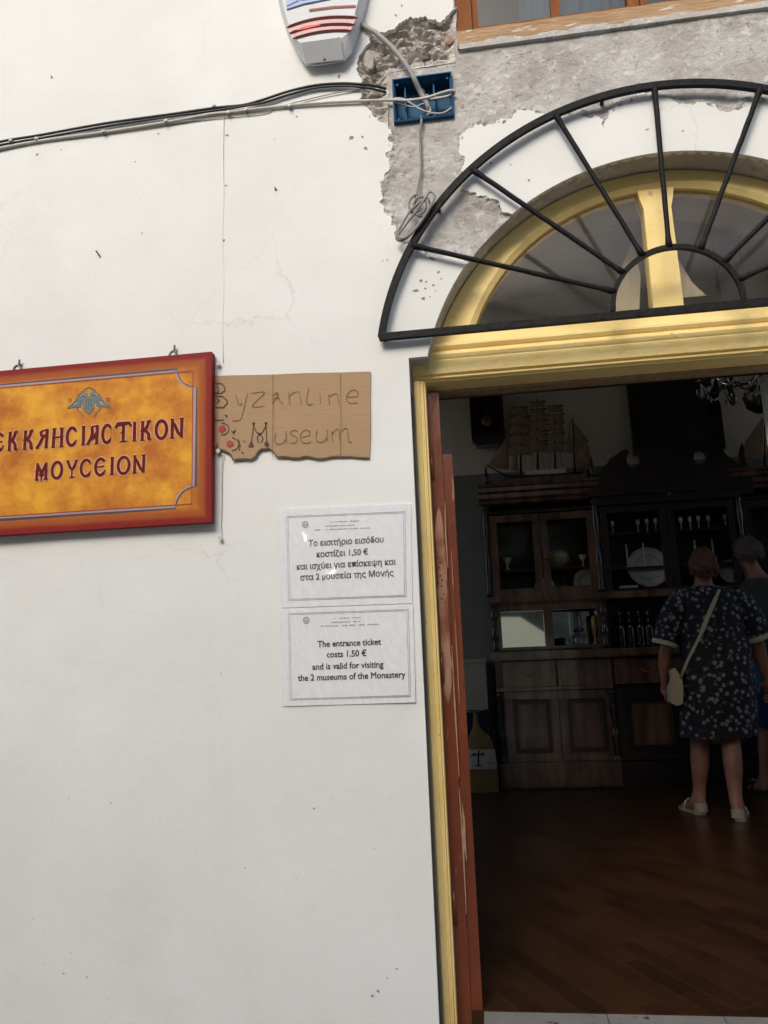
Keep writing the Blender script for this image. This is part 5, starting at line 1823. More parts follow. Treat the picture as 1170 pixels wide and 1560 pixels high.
tag(finish(bm, 'vase', M_BRASS, None, True), 'brass vase at the right edge of the right mirrored niche', 'vase')

# goblets and candlesticks of the centre section
def goblet0(kind, loc):
    g = thing('goblet', '', 'goblet', loc, 'small goblets on the top shelf of the centre section')
    x, y, z = loc
    part('bowl', M_SILVER, g, lambda bm: lathe(bm, [(0, .058), (.012, .062), (.017, .085), (.016, .11), (.014, .11), (0, .068)], (x, y, z), 12), smooth=True)
    part('stem', M_SILVER, g, lambda bm: lathe(bm, [(0, 0), (.016, 0), (.015, .004), (.004, .012), (.0045, .04), (.005, .06), (0, .06)], (x, y, z), 12), smooth=True)
    return g
g0 = None
glab = ['first goblet from the left on the top shelf of the dark centre section', 'second goblet from the left on the top shelf of the dark centre section', 'third goblet from the left on the top shelf of the dark centre section',
        'fourth goblet from the left, just left of the centre stile, top shelf', 'fifth goblet from the left, first one right of the centre stile, top shelf', 'sixth goblet from the left, right door, top shelf',
        'seventh goblet from the left, right door, top shelf', 'eighth goblet from the left, right door, top shelf', 'ninth goblet from the left, last one on the top shelf']
for px, lab in zip((933, 972, 986, 999, 1038, 1052, 1065, 1080, 1106), glab):
    x = at(px, 804, YF + .14).x
    if g0 is None:
        g0 = goblet0('', (x, YF + .14, SA))
        g0['label'] = lab
        gx_ = x
    else:
        dup(g0, (x - gx_, 0, 0), lab)
def candle0(loc):
    g = thing('candlestick', '', 'candlestick', loc, 'silver candlesticks on the middle shelf of the centre section')
    x, y, z = loc
    part('holder', M_SILVER, g, lambda bm: lathe(bm, [(0, 0), (.024, 0), (.022, .008), (.006, .02), (.009, .05), (.005, .08), (.009, .11), (.006, .13), (.014, .14), (.014, .15), (0, .15)], (x, y, z), 12), smooth=True)
    part('candle', M_CHINA, g, lambda bm: tube(bm, [(x, y, z + .15), (x, y, z + .20)], .007, 10), smooth=True)
    return g
for k, (px, lab) in enumerate(((956, 'silver candlestick at the left of the middle shelf, above the large patterned plate'), (982, 'silver candlestick second from the left, above the middle of the large plate'), (1061, 'silver candlestick on the middle shelf above the hair of the woman'), (1088, 'silver candlestick on the middle shelf between the heads of the visitors'))):
    x = at(px, 855, YF + .14).x
    if k == 0:
        k0 = candle0((x, YF + .14, SB))
        k0['label'] = lab
        kx = x
    else:
        dup(k0, (x - kx, 0, 0), lab)
bm = bmesh.new()
c = at(958, 893, YF + .09)
box(bm, c.x - .075, c.x + .075, c.y - .01, c.y + .06, SC + .0005, SC + .024)
bmesh.ops.bevel(bm, geom=bm.edges[:], offset=.003, segments=2, affect='EDGES')
tag(finish(bm, 'book', M_CHINA, None), 'pale flat book lying in front of the large patterned plate', 'book')
M_DKGLASS = pmat('dark bottle glass', (0.012, 0.016, 0.014), (0.008, 0.01, 0.01), 10, 0.08, coat=.5)
def bottle0(loc):
    g = thing('bottle', '', 'bottle', loc, 'dark bottles in the centre niche')
    x, y, z = loc
    part('bottle_body', M_DKGLASS, g, lambda bm: lathe(bm, [(0, 0), (.034, 0), (.036, .01), (.036, .15), (.028, .185), (.012, .21), (.011, .255), (.014, .26), (.014, .275), (0, .275)], (x, y, z), 16), smooth=True)
    part('cork', M_CREAMPOT, g, lambda bm: tube(bm, [(x, y, z + .272), (x, y, z + .29)], .009, 8), smooth=True)
    return g
for k, (px, lab) in enumerate(((948, 'dark bottle at the far left of the centre niche'), (962, 'dark bottle second from the left in the centre niche'), (977, 'dark bottle third from the left in the centre niche'), (991, 'dark bottle nearest the sleeve of the woman in the centre niche'))):
    x = at(px, 985, YF + .15).x
    if k == 0:
        b0 = bottle0((x, YF + .15, zCt1))
        b0['label'] = lab
        bx_ = x
    else:
        dup(b0, (x - bx_, 0, 0), lab)

# ------------------------------------------------------------------ ship models
M_SAIL = pmat('old brown sailcloth', (0.34, 0.225, 0.14), (0.25, 0.16, 0.10), 14, 0.9)
M_SAILW = pmat('aged white sailcloth', (0.78, 0.73, 0.62), (0.66, 0.61, 0.51), 10, 0.9, stretch=(6, 1, .6))
M_SPAR = pmat('dark spar wood', (0.035, 0.022, 0.015), (0.02, 0.013, 0.01), 10, 0.6)
M_HULL = pmat('dark ship hull', (0.028, 0.02, 0.016), (0.018, 0.013, 0.011), 10, 0.4)
YSH = YF + .25
def shp(px, py, dy=0):
    p = at(px, py, YSH)
    return Vector((p.x, p.y + dy, p.z))
sh_ = thing('ship_model', 'four masted square rigged ship model on the left end of the cabinet top', 'ship model', shp(825, 728))
HZ = zTop + .002
def f(bm):
    xs0, xs1 = shp(768, 720).x, shp(905, 720).x
    n = 24
    rows = []
    for i in range(n + 1):
        t = i / n
        x = xs0 + (xs1 - xs0) * t
        w = .055 * (sin(pi * min(1, t * 1.15 + .05)) ** .5 if t < .9 else .75)
        top = HZ + .105 + .03 * (2 * t - 1) ** 2
        rows.append([bm.verts.new((x, YSH - w, top)), bm.verts.new((x, YSH - w * .8, HZ + .05)), bm.verts.new((x, YSH, HZ + .02)), bm.verts.new((x, YSH + w * .8, HZ + .05)), bm.verts.new((x, YSH + w, top))])
    for A, B in zip(rows, rows[1:]):
        for k in range(5):
            l = (k + 1) % 5
            bm.faces.new((A[k], A[l], B[l], B[k]))
    bm.faces.new(rows[0])
    bm.faces.new(rows[-1][::-1])
    for t in (.25, .75):
        x = xs0 + (xs1 - xs0) * t
        box(bm, x - .012, x + .012, YSH - .06, YSH + .06, HZ, HZ + .045)
part('hull', M_HULL, sh_, f)
part('deck_house', M_SAILW, sh_, lambda bm: (box(bm, shp(800, 720).x, shp(862, 720).x, YSH - .025, YSH + .025, HZ + .105, HZ + .155),), bevel=.004)
masts = [((793, 722), (793, 618)), ((819, 722), (818, 606)), ((846, 722), (844, 614)), ((876, 722), (872, 636))]
for (bx, by), (tx, ty) in masts:
    part('mast', M_SPAR, sh_, lambda bm, bx=bx, by=by, tx=tx, ty=ty: tube(bm, [Vector((shp(bx, by).x, YSH, HZ + .1)), shp(tx, ty)], [.011, .004], 8), smooth=True)
part('bowsprit', M_SPAR, sh_, lambda bm: tube(bm, [Vector((shp(772, 720).x, YSH, HZ + .12)), shp(740, 708)], [.010, .005], 8), smooth=True)
# square sails: rows of (left, right) px at top and bottom
def sqsail(l0, r0, t, l1, r1, b):
    def f(bm):
        n, m = 6, 5
        V = []
        for i in range(n + 1):
            row = []
            for k in range(m + 1):
                u, v = i / n, k / m
                a = shp(l0 + (r0 - l0) * u, t + 3 * (.5 - u) * 0)
                b_ = shp(l1 + (r1 - l1) * u, b)
                p = a.lerp(b_, v)
                p.y -= .030 * sin(pi * u) * sin(pi * min(1, v * .8 + .15)) + .012
                p.z += .010 * sin(pi * u) * v
                row.append(bm.verts.new(p))
            V.append(row)
        for i in range(n):
            for k in range(m):
                bm.faces.new((V[i][k], V[i + 1][k], V[i + 1][k + 1], V[i][k + 1]))
    part('sail', M_SAIL, sh_, f, smooth=True)
    part('yard', M_SPAR, sh_, lambda bm: tube(bm, [shp(l0 - 2, t + 1, -.014), shp(r0 + 2, t - 1, -.014)], .0062, 6), smooth=True)
for (xc, rows) in ((793, [(620, 8, 11), (634, 11, 14), (648, 13, 14), (663, 14, 15), (679, 15, 16), (696, 16, 0)]),
                   (819, [(612, 8, 10), (623, 10, 11), (640, 11, 12), (656, 12, 12), (672, 12, 12), (692, 12, 0)]),
                   (846, [(618, 9, 10), (631, 10, 11), (645, 10, 11), (660, 11, 12), (675, 12, 12), (692, 12, 0)])):
    for (t, h0, h1), (b, _, _) in zip(rows, rows[1:]):
        sqsail(xc - h0 - 2, xc + h0 + 2, t + 1, xc - h1 - 2, xc + h1 + 2, b - 1)
def trisail(pts, label=None):
    def f(bm):
        V = [shp(*p) for p in pts]
        c = sum(V, Vector()) / len(V) + Vector((0, -.022, 0))
        vs = [bm.verts.new(v) for v in V]
        cv = bm.verts.new(c)
        for i in range(len(vs)):
            bm.faces.new((vs[i], vs[(i + 1) % len(vs)], cv))
        bmesh.ops.subdivide_edges(bm, edges=bm.edges[:], cuts=2, use_grid_fill=True)
    part('sail', M_SAIL, sh_, f, smooth=True)
trisail([(774, 664), (742, 712), (776, 716)])
trisail([(786, 668), (778, 716), (790, 718)])
trisail([(872, 640), (897, 672), (893, 682), (876, 684)])
trisail([(877, 684), (897, 678), (902, 715), (879, 712)])
trisail([(869, 640), (861, 690), (872, 690)])
def f(bm):
    for (a, b) in (((793, 620), (744, 708)), ((818, 608), (793, 660)), ((844, 616), (819, 665)), ((872, 638), (846, 690)), ((872, 640), (905, 716)), ((793, 632), (784, 720)), ((819, 625), (808, 720)), ((846, 632), (858, 720)), ((793, 640), (802, 720)), ((819, 640), (830, 720)), ((846, 648), (836, 720)), ((872, 650), (884, 720)), ((793, 622), (760, 712)), ((793, 650), (752, 711)), ((818, 625), (793, 690)), ((844, 630), (819, 690)), ((872, 650), (898, 716))):
        tube(bm, [shp(*a), shp(*b)], .0018, 4)
part('rigging', M_SPAR, sh_, f)

# small boat behind the fanlight
YFB = .36
bt = thing('ship_model', 'small boat model with pale sails and blue hull behind the fanlight', 'ship model', at(1000, 470, YFB))
M_BLUEH = pmat('blue hull paint', (0.03, 0.10, 0.20), (0.05, 0.14, 0.26), 10, 0.4)
def fb(px, py, dy=0):
    p = at(px, py, YFB)
    return Vector((p.x, p.y + dy, p.z))
# it stands on the inner ledge of the wall above the head board
part('ledge', M_WOODD, door, lambda bm: box(bm, JL + .06, JR - .06, .262, .449, 2.09, 2.125)).name = 'head_ledge'
def f(bm):
    x0, x1 = fb(905, 480).x, fb(1090, 470).x
    rows = []
    for i in range(21):
        t = i / 20
        x = x0 + (x1 - x0) * t
        w = .05 * sin(pi * (t * .9 + .05)) ** .6
        top = 2.245 + .03 * (2 * t - 1) ** 2
        rows.append([bm.verts.new((x, YFB - w, top)), bm.verts.new((x, YFB - w * .75, 2.18)), bm.verts.new((x, YFB, 2.14)), bm.verts.new((x, YFB + w * .75, 2.18)), bm.verts.new((x, YFB + w, top))])
    for A, B in zip(rows, rows[1:]):
        for k in range(5):
            l = (k + 1) % 5
            bm.faces.new((A[k], A[l], B[l], B[k]))
    bm.faces.new(rows[0])
    bm.faces.new(rows[-1][::-1])
    for x in (x0 + .1, x1 - .1):
        box(bm, x - .01, x + .01, YFB - .04, YFB + .04, 2.1255, 2.17)
part('hull', M_BLUEH, bt, f)
def fsail(pts, bulge):
    def f(bm):
        V = [fb(*p) for p in pts]
        c = sum(V, Vector()) / len(V) + Vector((0, bulge, 0))
        vs = [bm.verts.new(v) for v in V]
        cv = bm.verts.new(c)
        for i in range(len(vs)):
            bm.faces.new((vs[i], vs[(i + 1) % len(vs)], cv))
        bmesh.ops.subdivide_edges(bm, edges=bm.edges[:], cuts=2, use_grid_fill=True)
    part('sail', M_SAILW, bt, f, smooth=True)
fsail([(964, 365), (945, 412), (934, 445), (930, 478), (974, 472), (976, 420)], -.01)
fsail([(1018, 372), (1036, 400), (1056, 432), (1078, 452), (1048, 455), (1024, 456), (1018, 410)], -.01)
part('mast', M_SPAR, bt, lambda bm: tube(bm, [fb(996, 478), fb(992, 320)], [.008, .004], 8), smooth=True)
part('boom', M_SPAR, bt, lambda bm: tube(bm, [fb(1018, 457), fb(1082, 451)], .004, 8), smooth=True)

# second ship model, its sail only, at the right end of the cabinet
YS2 = YF + .2
s2 = thing('ship_model', 'brown sailed ship model half hidden behind the pale right door leaf', 'ship model', at(1150, 705, YS2))
def s2p(px, py, dy=0):
    p = at(px, py, YS2)
    return Vector((p.x, p.y + dy, p.z))
for pts in ([(1163, 634), (1150, 652), (1136, 672), (1128, 692), (1162, 700)], [(1168, 630), (1168, 702), (1200, 705), (1192, 660)], [(1206, 640), (1206, 705), (1240, 708), (1230, 665)]):
    def f(bm, pts=pts):
        V = [s2p(*p) for p in pts]
        c = sum(V, Vector()) / len(V) + Vector((0, -.03, 0))
        vs = [bm.verts.new(v) for v in V]
        cv = bm.verts.new(c)
        for i in range(len(vs)):
            bm.faces.new((vs[i], vs[(i + 1) % len(vs)], cv))
    part('sail', M_SAIL, s2, f, smooth=True)
for px in (1165, 1204):
    part('mast', M_SPAR, s2, lambda bm, px=px: tube(bm, [s2p(px, 720), s2p(px, 622)], [.01, .005], 8), smooth=True)
def f(bm):
    rows = []
    a, b = s2p(1142, 716), s2p(1260, 722)
    zb = zTop + .01
    for i in range(15):
        t = i / 14
        x = a.x + (b.x - a.x) * t
        w = .06 * sin(pi * (t * .9 + .05)) ** .6
        rows.append([bm.verts.new((x, YS2 - w, a.z)), bm.verts.new((x, YS2 - w * .6, zb)), bm.verts.new((x, YS2 + w * .6, zb)), bm.verts.new((x, YS2 + w, a.z))])
    for A, B in zip(rows, rows[1:]):
        for k in range(4):
            l = (k + 1) % 4
            bm.faces.new((A[k], A[l], B[l], B[k]))
    bm.faces.new(rows[0])
    bm.faces.new(rows[-1][::-1])
part('hull', M_HULL, s2, f)

# ------------------------------------------------------------------ things on the back wall
YW = RY1 - .013
def wp(px, py, dy=0):
    p = at(px, py, YW)
    return (p.x, p.z)
ck = thing('wall_clock', 'dark wooden pendulum wall clock left of the ship model', 'clock', (wp(742, 640)[0], YW, wp(742, 685)[1]))
ckx0, ckx1 = wp(717, 640)[0], wp(767, 640)[0]
ckc = (ckx0 + ckx1) / 2
zb_, zt_ = wp(742, 683)[1], wp(742, 545)[1]
def f(bm):
    w = (ckx1 - ckx0) / 2
    o = [(ckc - w, zb_ + .06), (ckc - w * .72, zb_), (ckc + w * .62, zb_), (ckc + w, zb_ + .07), (ckc + w, zt_ - .08), (ckc + w * .5, zt_), (ckc - w * .5, zt_), (ckc - w, zt_ - .08)]
    i_ = [(ckc - w * .8, zb_ + .12), (ckc - w * .5, zb_ + .10), (ckc + w * .5, zb_ + .10), (ckc + w * .8, zb_ + .12), (ckc + w * .8, zt_ - .14), (ckc + w * .4, zt_ - .10), (ckc - w * .4, zt_ - .10), (ckc - w * .8, zt_ - .14)]
    ring_frame(bm, o, i_, YW - .13, YW - .001)
    prism(bm, i_, YW - .04, YW - .002)
part('case', M_WOODD, ck, f, bevel=.004)
dzc = wp(742, 592)[1]
part('dial', M_CREAMPOT, ck, lambda bm: prism(bm, ell(ckc, dzc, .088, .088, 0, 360, 32)[:-1], YW - .075, YW - .07))
part('dial_rim', M_BRASS, ck, lambda bm: tube(bm, [(x, YW - .076, z) for x, z in ell(ckc, dzc, .092, .092, 0, 360, 32)[:-1]], .006, 6, True), smooth=True)
def f(bm):
    ribbon(bm, [(ckc, dzc), (ckc + .03, dzc + .045)], .006, YW - .077)
    ribbon(bm, [(ckc, dzc), (ckc - .065, dzc + .02)], .004, YW - .0775)
    for k in range(12):
        a = pi * k / 6
        ribbon(bm, [(ckc + .068 * cos(a), dzc + .068 * sin(a)), (ckc + .082 * cos(a), dzc + .082 * sin(a))], .005, YW - .0765)
part('hand', M_WOODD, ck, f)
pz = wp(742, 645)[1]
def f(bm):
    tube(bm, [(ckc, YW - .075, dzc - .1), (ckc, YW - .075, pz)], .004, 6)
    lathe(bm, [(0, -.014), (.03, -.012), (.052, -.004), (.058, 0), (.052, .004), (0, .008)], (0, 0, 0), 28)
    for v in bm.verts:
        if abs(v.co.y) < .5 and v.co.z < .5:
            c = v.co.copy()
            v.co = Vector((ckc + c.x, YW - .08 + c.z, pz + c.y))
part('pendulum', M_BRASS, ck, f, smooth=True)
part('clock_glass', M_CABGLASS, ck, lambda bm: box(bm, ckx0 + .03, ckx1 - .03, YW - .125, YW - .122, zb_ + .13, zt_ - .16))

pc = thing('framed_picture', 'large dark framed painting on the back wall above the carved pediment', 'picture', (wp(1028, 640)[0], YW, wp(1028, 700)[1]))
px0, px1, pz0, pz1 = wp(959, 640)[0], wp(1098, 640)[0], wp(1028, 690)[1], wp(1028, 540)[1]
part('picture_frame', M_WOODD, pc, lambda bm: ring_frame(bm, rect(px0, px1, pz0, pz1), rect(px0 + .07, px1 - .07, pz0 + .07, pz1 - .07), YW - .05, YW - .001), bevel=.008)
M_CANVAS = pmat('darkened oil painting', (0.018, 0.022, 0.015), (0.035, 0.035, 0.022), 5, 0.3, coat=.3, spots=(6, .6, (.045, .03, .02)))
part('canvas', M_CANVAS, pc, lambda bm: box(bm, px0 + .068, px1 - .068, YW - .02, YW - .002, pz0 + .068, pz1 - .068))

# round hanging lamp and chandelier
c = at(1157, 607, 3.0)
hl = thing('hanging_lamp', 'dark round hanging oil lamp with a brass rim, right of the chandelier', 'lamp', c)
part('lamp_bowl', M_WOODD, hl, lambda bm: lathe(bm, [(0, -.11), (.04, -.10), (.09, -.06), (.105, 0), (.095, .05), (.07, .085), (0, .085)], c, 24), smooth=True)
part('lamp_rim', M_BRASS, hl, lambda bm: lathe(bm, [(.104, .0), (.110, .008), (.110, .016), (.100, .022)], c, 24), smooth=True)
part('chain', M_SPAR, hl, lambda bm: tube(bm, [c + Vector((0, 0, .08)), Vector((c.x, c.y, RZ - .001))], .005, 6))

M_CRYST, n3, b3 = newmat('crystal drop')
b3.inputs['Base Color'].default_value = (.55, .53, .5, 1)
b3.inputs['Metallic'].default_value = .6
b3.inputs['Roughness'].default_value = .05
c = at(1112, 580, 2.2)
chn = thing('chandelier', 'dark brass chandelier hung with crystal drops, just under the door head', 'chandelier', c)
part('chandelier_stem', M_WOODD, chn, lambda bm: lathe(bm, [(0, -.16), (.012, -.15), (.03, -.11), (.012, -.07), (.014, .0), (.04, .04), (.02, .08), (.012, .2), (.012, RZ - c.z - .001), (0, RZ - c.z - .001)], c, 12), smooth=True)
part('hoop', M_WOODD, chn, lambda bm: tube(bm, [c + Vector((.17 * cos(a), .17 * sin(a), .01)) for a in [2 * pi * k / 24 for k in range(24)]], .007, 6, True), smooth=True)
for k in range(6):
    a = 2 * pi * k / 6 + .3
    d = Vector((cos(a), sin(a), 0))
    part('arm', M_WOODD, chn, lambda bm, d=d: tube(bm, smooth_path([c + Vector((0, 0, .02)), c + d * .09 + Vector((0, 0, -.05)), c + d * .17 + Vector((0, 0, .0)), c + d * .19 + Vector((0, 0, .05))], 5), .006, 6), smooth=True)
    part('candle_cup', M_BRASS, chn, lambda bm, d=d: lathe(bm, [(0, .045), (.024, .05), (.026, .056), (.010, .06), (.010, .10), (0, .10)], c + d * .19, 12), smooth=True)
def drop(bm, p, r, h):
    t = bm.verts.new(p + Vector((0, 0, h * .45)))
    b_ = bm.verts.new(p - Vector((0, 0, h * .55)))
    m = [bm.verts.new(p + Vector((r * cos(2 * pi * k / 6), r * sin(2 * pi * k / 6), 0))) for k in range(6)]
    for k in range(6):
        bm.faces.new((t, m[k], m[(k + 1) % 6]))
        bm.faces.new((b_, m[(k + 1) % 6], m[k]))
random.seed(21)
for k in range(26):
    a = 2 * pi * k / 26
    R_ = .17 if k % 2 else .19
    zz = -.03 - .05 * random.random()
    p = c + Vector((R_ * cos(a), R_ * sin(a), zz))
    part('crystal_drop', M_CRYST, chn, lambda bm, p=p: drop(bm, p, random.uniform(.007, .012), random.uniform(.03, .05)))
for k in range(8):
    def f(bm, k=k):
        a0, a1 = 2 * pi * k / 8, 2 * pi * (k + 1) / 8
        P = []
        for q in range(22):
            t = q / 21
            P.append(c + Vector((.17 * ((1 - t) * cos(a0) + t * cos(a1)), .17 * ((1 - t) * sin(a0) + t * sin(a1)), -.005 - .065 * sin(pi * t))))
        tube(bm, P, [.0065 if i % 2 else .002 for i in range(22)], 6)
    part('bead_garland', M_CRYST, chn, f, smooth=True)

# ------------------------------------------------------------------ left of the cabinet: box, stand, broom
M_BOXW = pmat('cream painted box', (0.46, 0.43, 0.34), (0.40, 0.37, 0.30), 4, 0.7)
M_BLUECL = pmat('dark blue cloth', (0.010, 0.022, 0.035), (0.006, 0.014, 0.022), 8, 0.9)
bx = thing('stand', 'low stand draped in dark blue cloth between the red door and the cabinet', 'stand', (-.18, 4.3, 0))
tx0, tx1 = at(690, 1080, 4.2).x, at(752, 1080, 4.2).x
tz = at(730, 1082, 4.2).z
def f(bm):
    n = 40
    top, bot = [], []
    per = [(tx0, 4.18), (tx1 - .03, 4.18), (tx1 - .03, 4.46), (tx0, 4.46)]
    pts = []
    for i in range(4):
        a, b = per[i], per[(i + 1) % 4]
        pts += [(a[0] + (b[0] - a[0]) * k / 12, a[1] + (b[1] - a[1]) * k / 12) for k in range(12)]
    for i, (x, y) in enumerate(pts):
        top.append(bm.verts.new((x, y, tz)))
        w = .012 * sin(i * 1.9)
        bot.append(bm.verts.new((x + w, y + w * .8 - (.012 if y < 4.2 else -.0), .01)))
    for i in range(len(pts)):
        j = (i + 1) % len(pts)
        bm.faces.new((top[i], top[j], bot[j], bot[i]))
    bm.faces.new(top)
part('cloth', M_BLUECL, bx, f, smooth=False)
part('wire_edge', M_GREYC, bx, lambda bm: tube(bm, smooth_path([(tx0 + .05, 4.172, tz + .004), ((tx0 + tx1) / 2, 4.165, tz - .01), (tx1 - .05, 4.172, tz + .012)], 5), .004, 6), smooth=True)
wx = thing('box', 'plain cream box standing on the blue draped stand, under the dado', 'box', ((tx0 + tx1) / 2, 4.3, tz))
zt2 = at(730, 1004, 4.22).z
part('box_body', M_BOXW, wx, lambda bm: box(bm, tx0 + .02, tx1 - .045, 4.22, 4.45, tz + .001, zt2 - .03), bevel=.006)
part('box_lid', M_BOXW, wx, lambda bm: box(bm, tx0 + .012, tx1 - .037, 4.212, 4.458, zt2 - .029, zt2), bevel=.006)

M_STRAW = pmat('yellow broom straw', (0.34, 0.22, 0.075), (0.22, 0.135, 0.045), 30, 0.9, .6, 60, stretch=(6, 6, .4))
M_LABEL = pmat('white broom label', (0.60, 0.58, 0.54), (0.52, 0.5, 0.46), 12, 0.8)
YBR = 3.93
br_ = thing('broom', 'short straw broom with a white label bearing a dark cross', 'broom', at(735, 1210, YBR))
def brp(px, py):
    p = at(px, py, YBR)
    return p.x, p.z
prof_px = [(1086, 724.5, 3.5), (1100, 725, 4.0), (1108, 726, 6), (1113, 727, 9), (1122, 730, 16), (1140, 733, 20), (1160, 734, 22), (1185, 736, 23), (1210, 737, 23)]
def f(bm):
    random.seed(9)
    rings = []
    for py, cx, hw in prof_px:
        x, z = brp(cx, py)
        w = hw * .0052
        z = max(z, .003)
        rings.append([bm.verts.new((x + w * cos(a) * (1 + random.uniform(-.03, .03)), YBR + min(w, .055) * .6 * sin(a), z)) for a in [2 * pi * k / 28 for k in range(28)]])
    for A, B in zip(rings, rings[1:]):
        for k in range(28):
            l = (k + 1) % 28
            bm.faces.new((A[k], A[l], B[l], B[k]))
    bm.faces.new(rings[0])
    bm.faces.new(rings[-1][::-1])
part('straw_head', M_STRAW, br_, f)
def f(bm):
    rows = []
    for py in (1141, 1156, 1171):
        row = []
        for k in range(9):
            a = pi + pi * (k + .5) / 9.0
            cx = 733 + (py - 1141) * .05
            hw = 20.5 + (py - 1141) * .07
            x, z = brp(cx, py)
            w = hw * .0052 * 1.03
            row.append(bm.verts.new((x + w * cos(a), YBR + min(w, .055) * .6 * sin(a) - .006, z)))
        rows.append(row)
    for A, B in zip(rows, rows[1:]):
        for k in range(8):
            bm.faces.new((A[k], A[k + 1], B[k + 1], B[k]))
lb = part('label', M_LABEL, br_, f)
def f(bm):
    y = YBR - .047
    for pts, w in (([(729, 1143), (729, 1167)], .012), ([(720, 1150), (737, 1149)], .012), ([(724, 1166.5), (734, 1166.5)], .008), ([(718, 1152), (723, 1147)], .01), ([(735, 1146), (737, 1152)], .01), ([(743, 1162), (745, 1161)], .006), ([(748, 1163), (751, 1162)], .006)):
        ribbon(bm, [xz(px, py, y) for px, py in pts], w, y)
part('label_cross', M_WOODD, lb, f)

# ------------------------------------------------------------------ people
def skin(name, V, E, mat, parent, sub=2, root=0):
    """V: name -> (point, radius); E: list of chains of names; a smooth skinned body"""
    idx = {k: i for i, k in enumerate(V)}
    ed = []
    for ch in E:
        for a, b in zip(ch, ch[1:]):
            ed.append((idx[a], idx[b]))
    me = bpy.data.meshes.new(name)
    me.from_pydata([tuple(V[k][0]) for k in V], ed, [])
    o = bpy.data.objects.new(name, me)
    COL.objects.link(o)
    md = o.modifiers.new('skin', 'SKIN')
    for k, i in idx.items():
        r = V[k][1]
        me.skin_vertices[0].data[i].radius = r if isinstance(r, tuple) else (r, r)
        me.skin_vertices[0].data[i].use_root = (i == root)
    s_ = o.modifiers.new('sub', 'SUBSURF')
    s_.levels = s_.render_levels = sub
    bpy.context.view_layer.update()
    m2 = bpy.data.meshes.new_from_object(o.evaluated_get(bpy.context.evaluated_depsgraph_get()))
    bpy.data.objects.remove(o)
    m2.name = name
    return link(m2, name, mat, parent, True)

def loft(bm, rings, seg=28, cap0=False, cap1=False):
    """rings: (centre, rx, ry) or (centre, rx, ry, fn) around z"""
    V = []
    for r in rings:
        c, rx, ry = r[0], r[1], r[2]
        fn = r[3] if len(r) > 3 else None
        V.append([bm.verts.new(c + Vector((rx * cos(a) * (fn(a) if fn else 1), ry * sin(a) * (fn(a) if fn else 1), 0))) for a in [2 * pi * k / seg for k in range(seg)]])
    for A, B in zip(V, V[1:]):
        for k in range(seg):
            l = (k + 1) % seg
            bm.faces.new((A[k], A[l], B[l], B[k]))
    if cap0:
        bm.faces.new(V[0][::-1])
    if cap1:
        bm.faces.new(V[-1])

M_SKIN = pmat('sun warmed skin', (0.33, 0.155, 0.10), (0.25, 0.11, 0.072), 9, 0.5, .2, 40, lo=.38, hi=.64)
M_HAIRW = pmat('short auburn blond hair', (0.15, 0.058, 0.024), (0.055, 0.021, 0.010), 40, 0.6, .8, 60, stretch=(1, 1, .3))
M_HAIRM = pmat('short grey brown hair', (0.13, 0.10, 0.08), (0.07, 0.052, 0.042), 40, 0.7, .8, 60)
M_DRESS, nd, bd = newmat('black dress printed with white flowers')
bd.inputs['Roughness'].default_value = .8
tcd = nd.nodes.new('ShaderNodeTexCoord')
vd = nd.nodes.new('ShaderNodeTexVoronoi')
vd.inputs['Scale'].default_value = 27
nd.links.new(tcd.outputs['Object'], vd.inputs['Vector'])
nzd = nd.nodes.new('ShaderNodeTexNoise')
nzd.inputs['Scale'].default_value = 95
nd.links.new(tcd.outputs['Object'], nzd.inputs['Vector'])
add = nd.nodes.new('ShaderNodeMath')
add.operation = 'MULTIPLY_ADD'
add.inputs[1].default_value = .55
nd.links.new(nzd.outputs['Fac'], add.inputs[0])
nd.links.new(vd.outputs['Distance'], add.inputs[2])
rd = ramp(nd, [(.48, (.26, .26, .26)), (.60, (.13, .13, .145)), (.72, (.010, .010, .015))])
nd.links.new(add.outputs[0], rd.inputs[0])
nd.links.new(rd.outputs[0], bd.inputs['Base Color'])
M_CREAM = pmat('cream trim', (0.62, 0.56, 0.42), (0.52, 0.46, 0.34), 30, 0.7)
M_BAG = pmat('cream leather bag', (0.60, 0.53, 0.37), (0.52, 0.45, 0.31), 10, 0.5)
M_SANDAL = pmat('pale gold sandal leather', (0.38, 0.33, 0.24), (0.26, 0.22, 0.16), 20, 0.4)
M_SHIRT = pmat('dark grey t shirt', (0.045, 0.048, 0.055), (0.03, 0.032, 0.037), 10, 0.9)
M_SHORTS = pmat('blue shorts', (0.012, 0.035, 0.11), (0.008, 0.025, 0.08), 8, 0.85)
M_CYAN = pmat('bright blue cloth', (0.02, 0.16, 0.28), (0.015, 0.12, 0.23), 8, 0.8)
M_EYE = pmat('eyes', (0.03, 0.02, 0.015), (0.02, 0.015, 0.01), 10, 0.1)

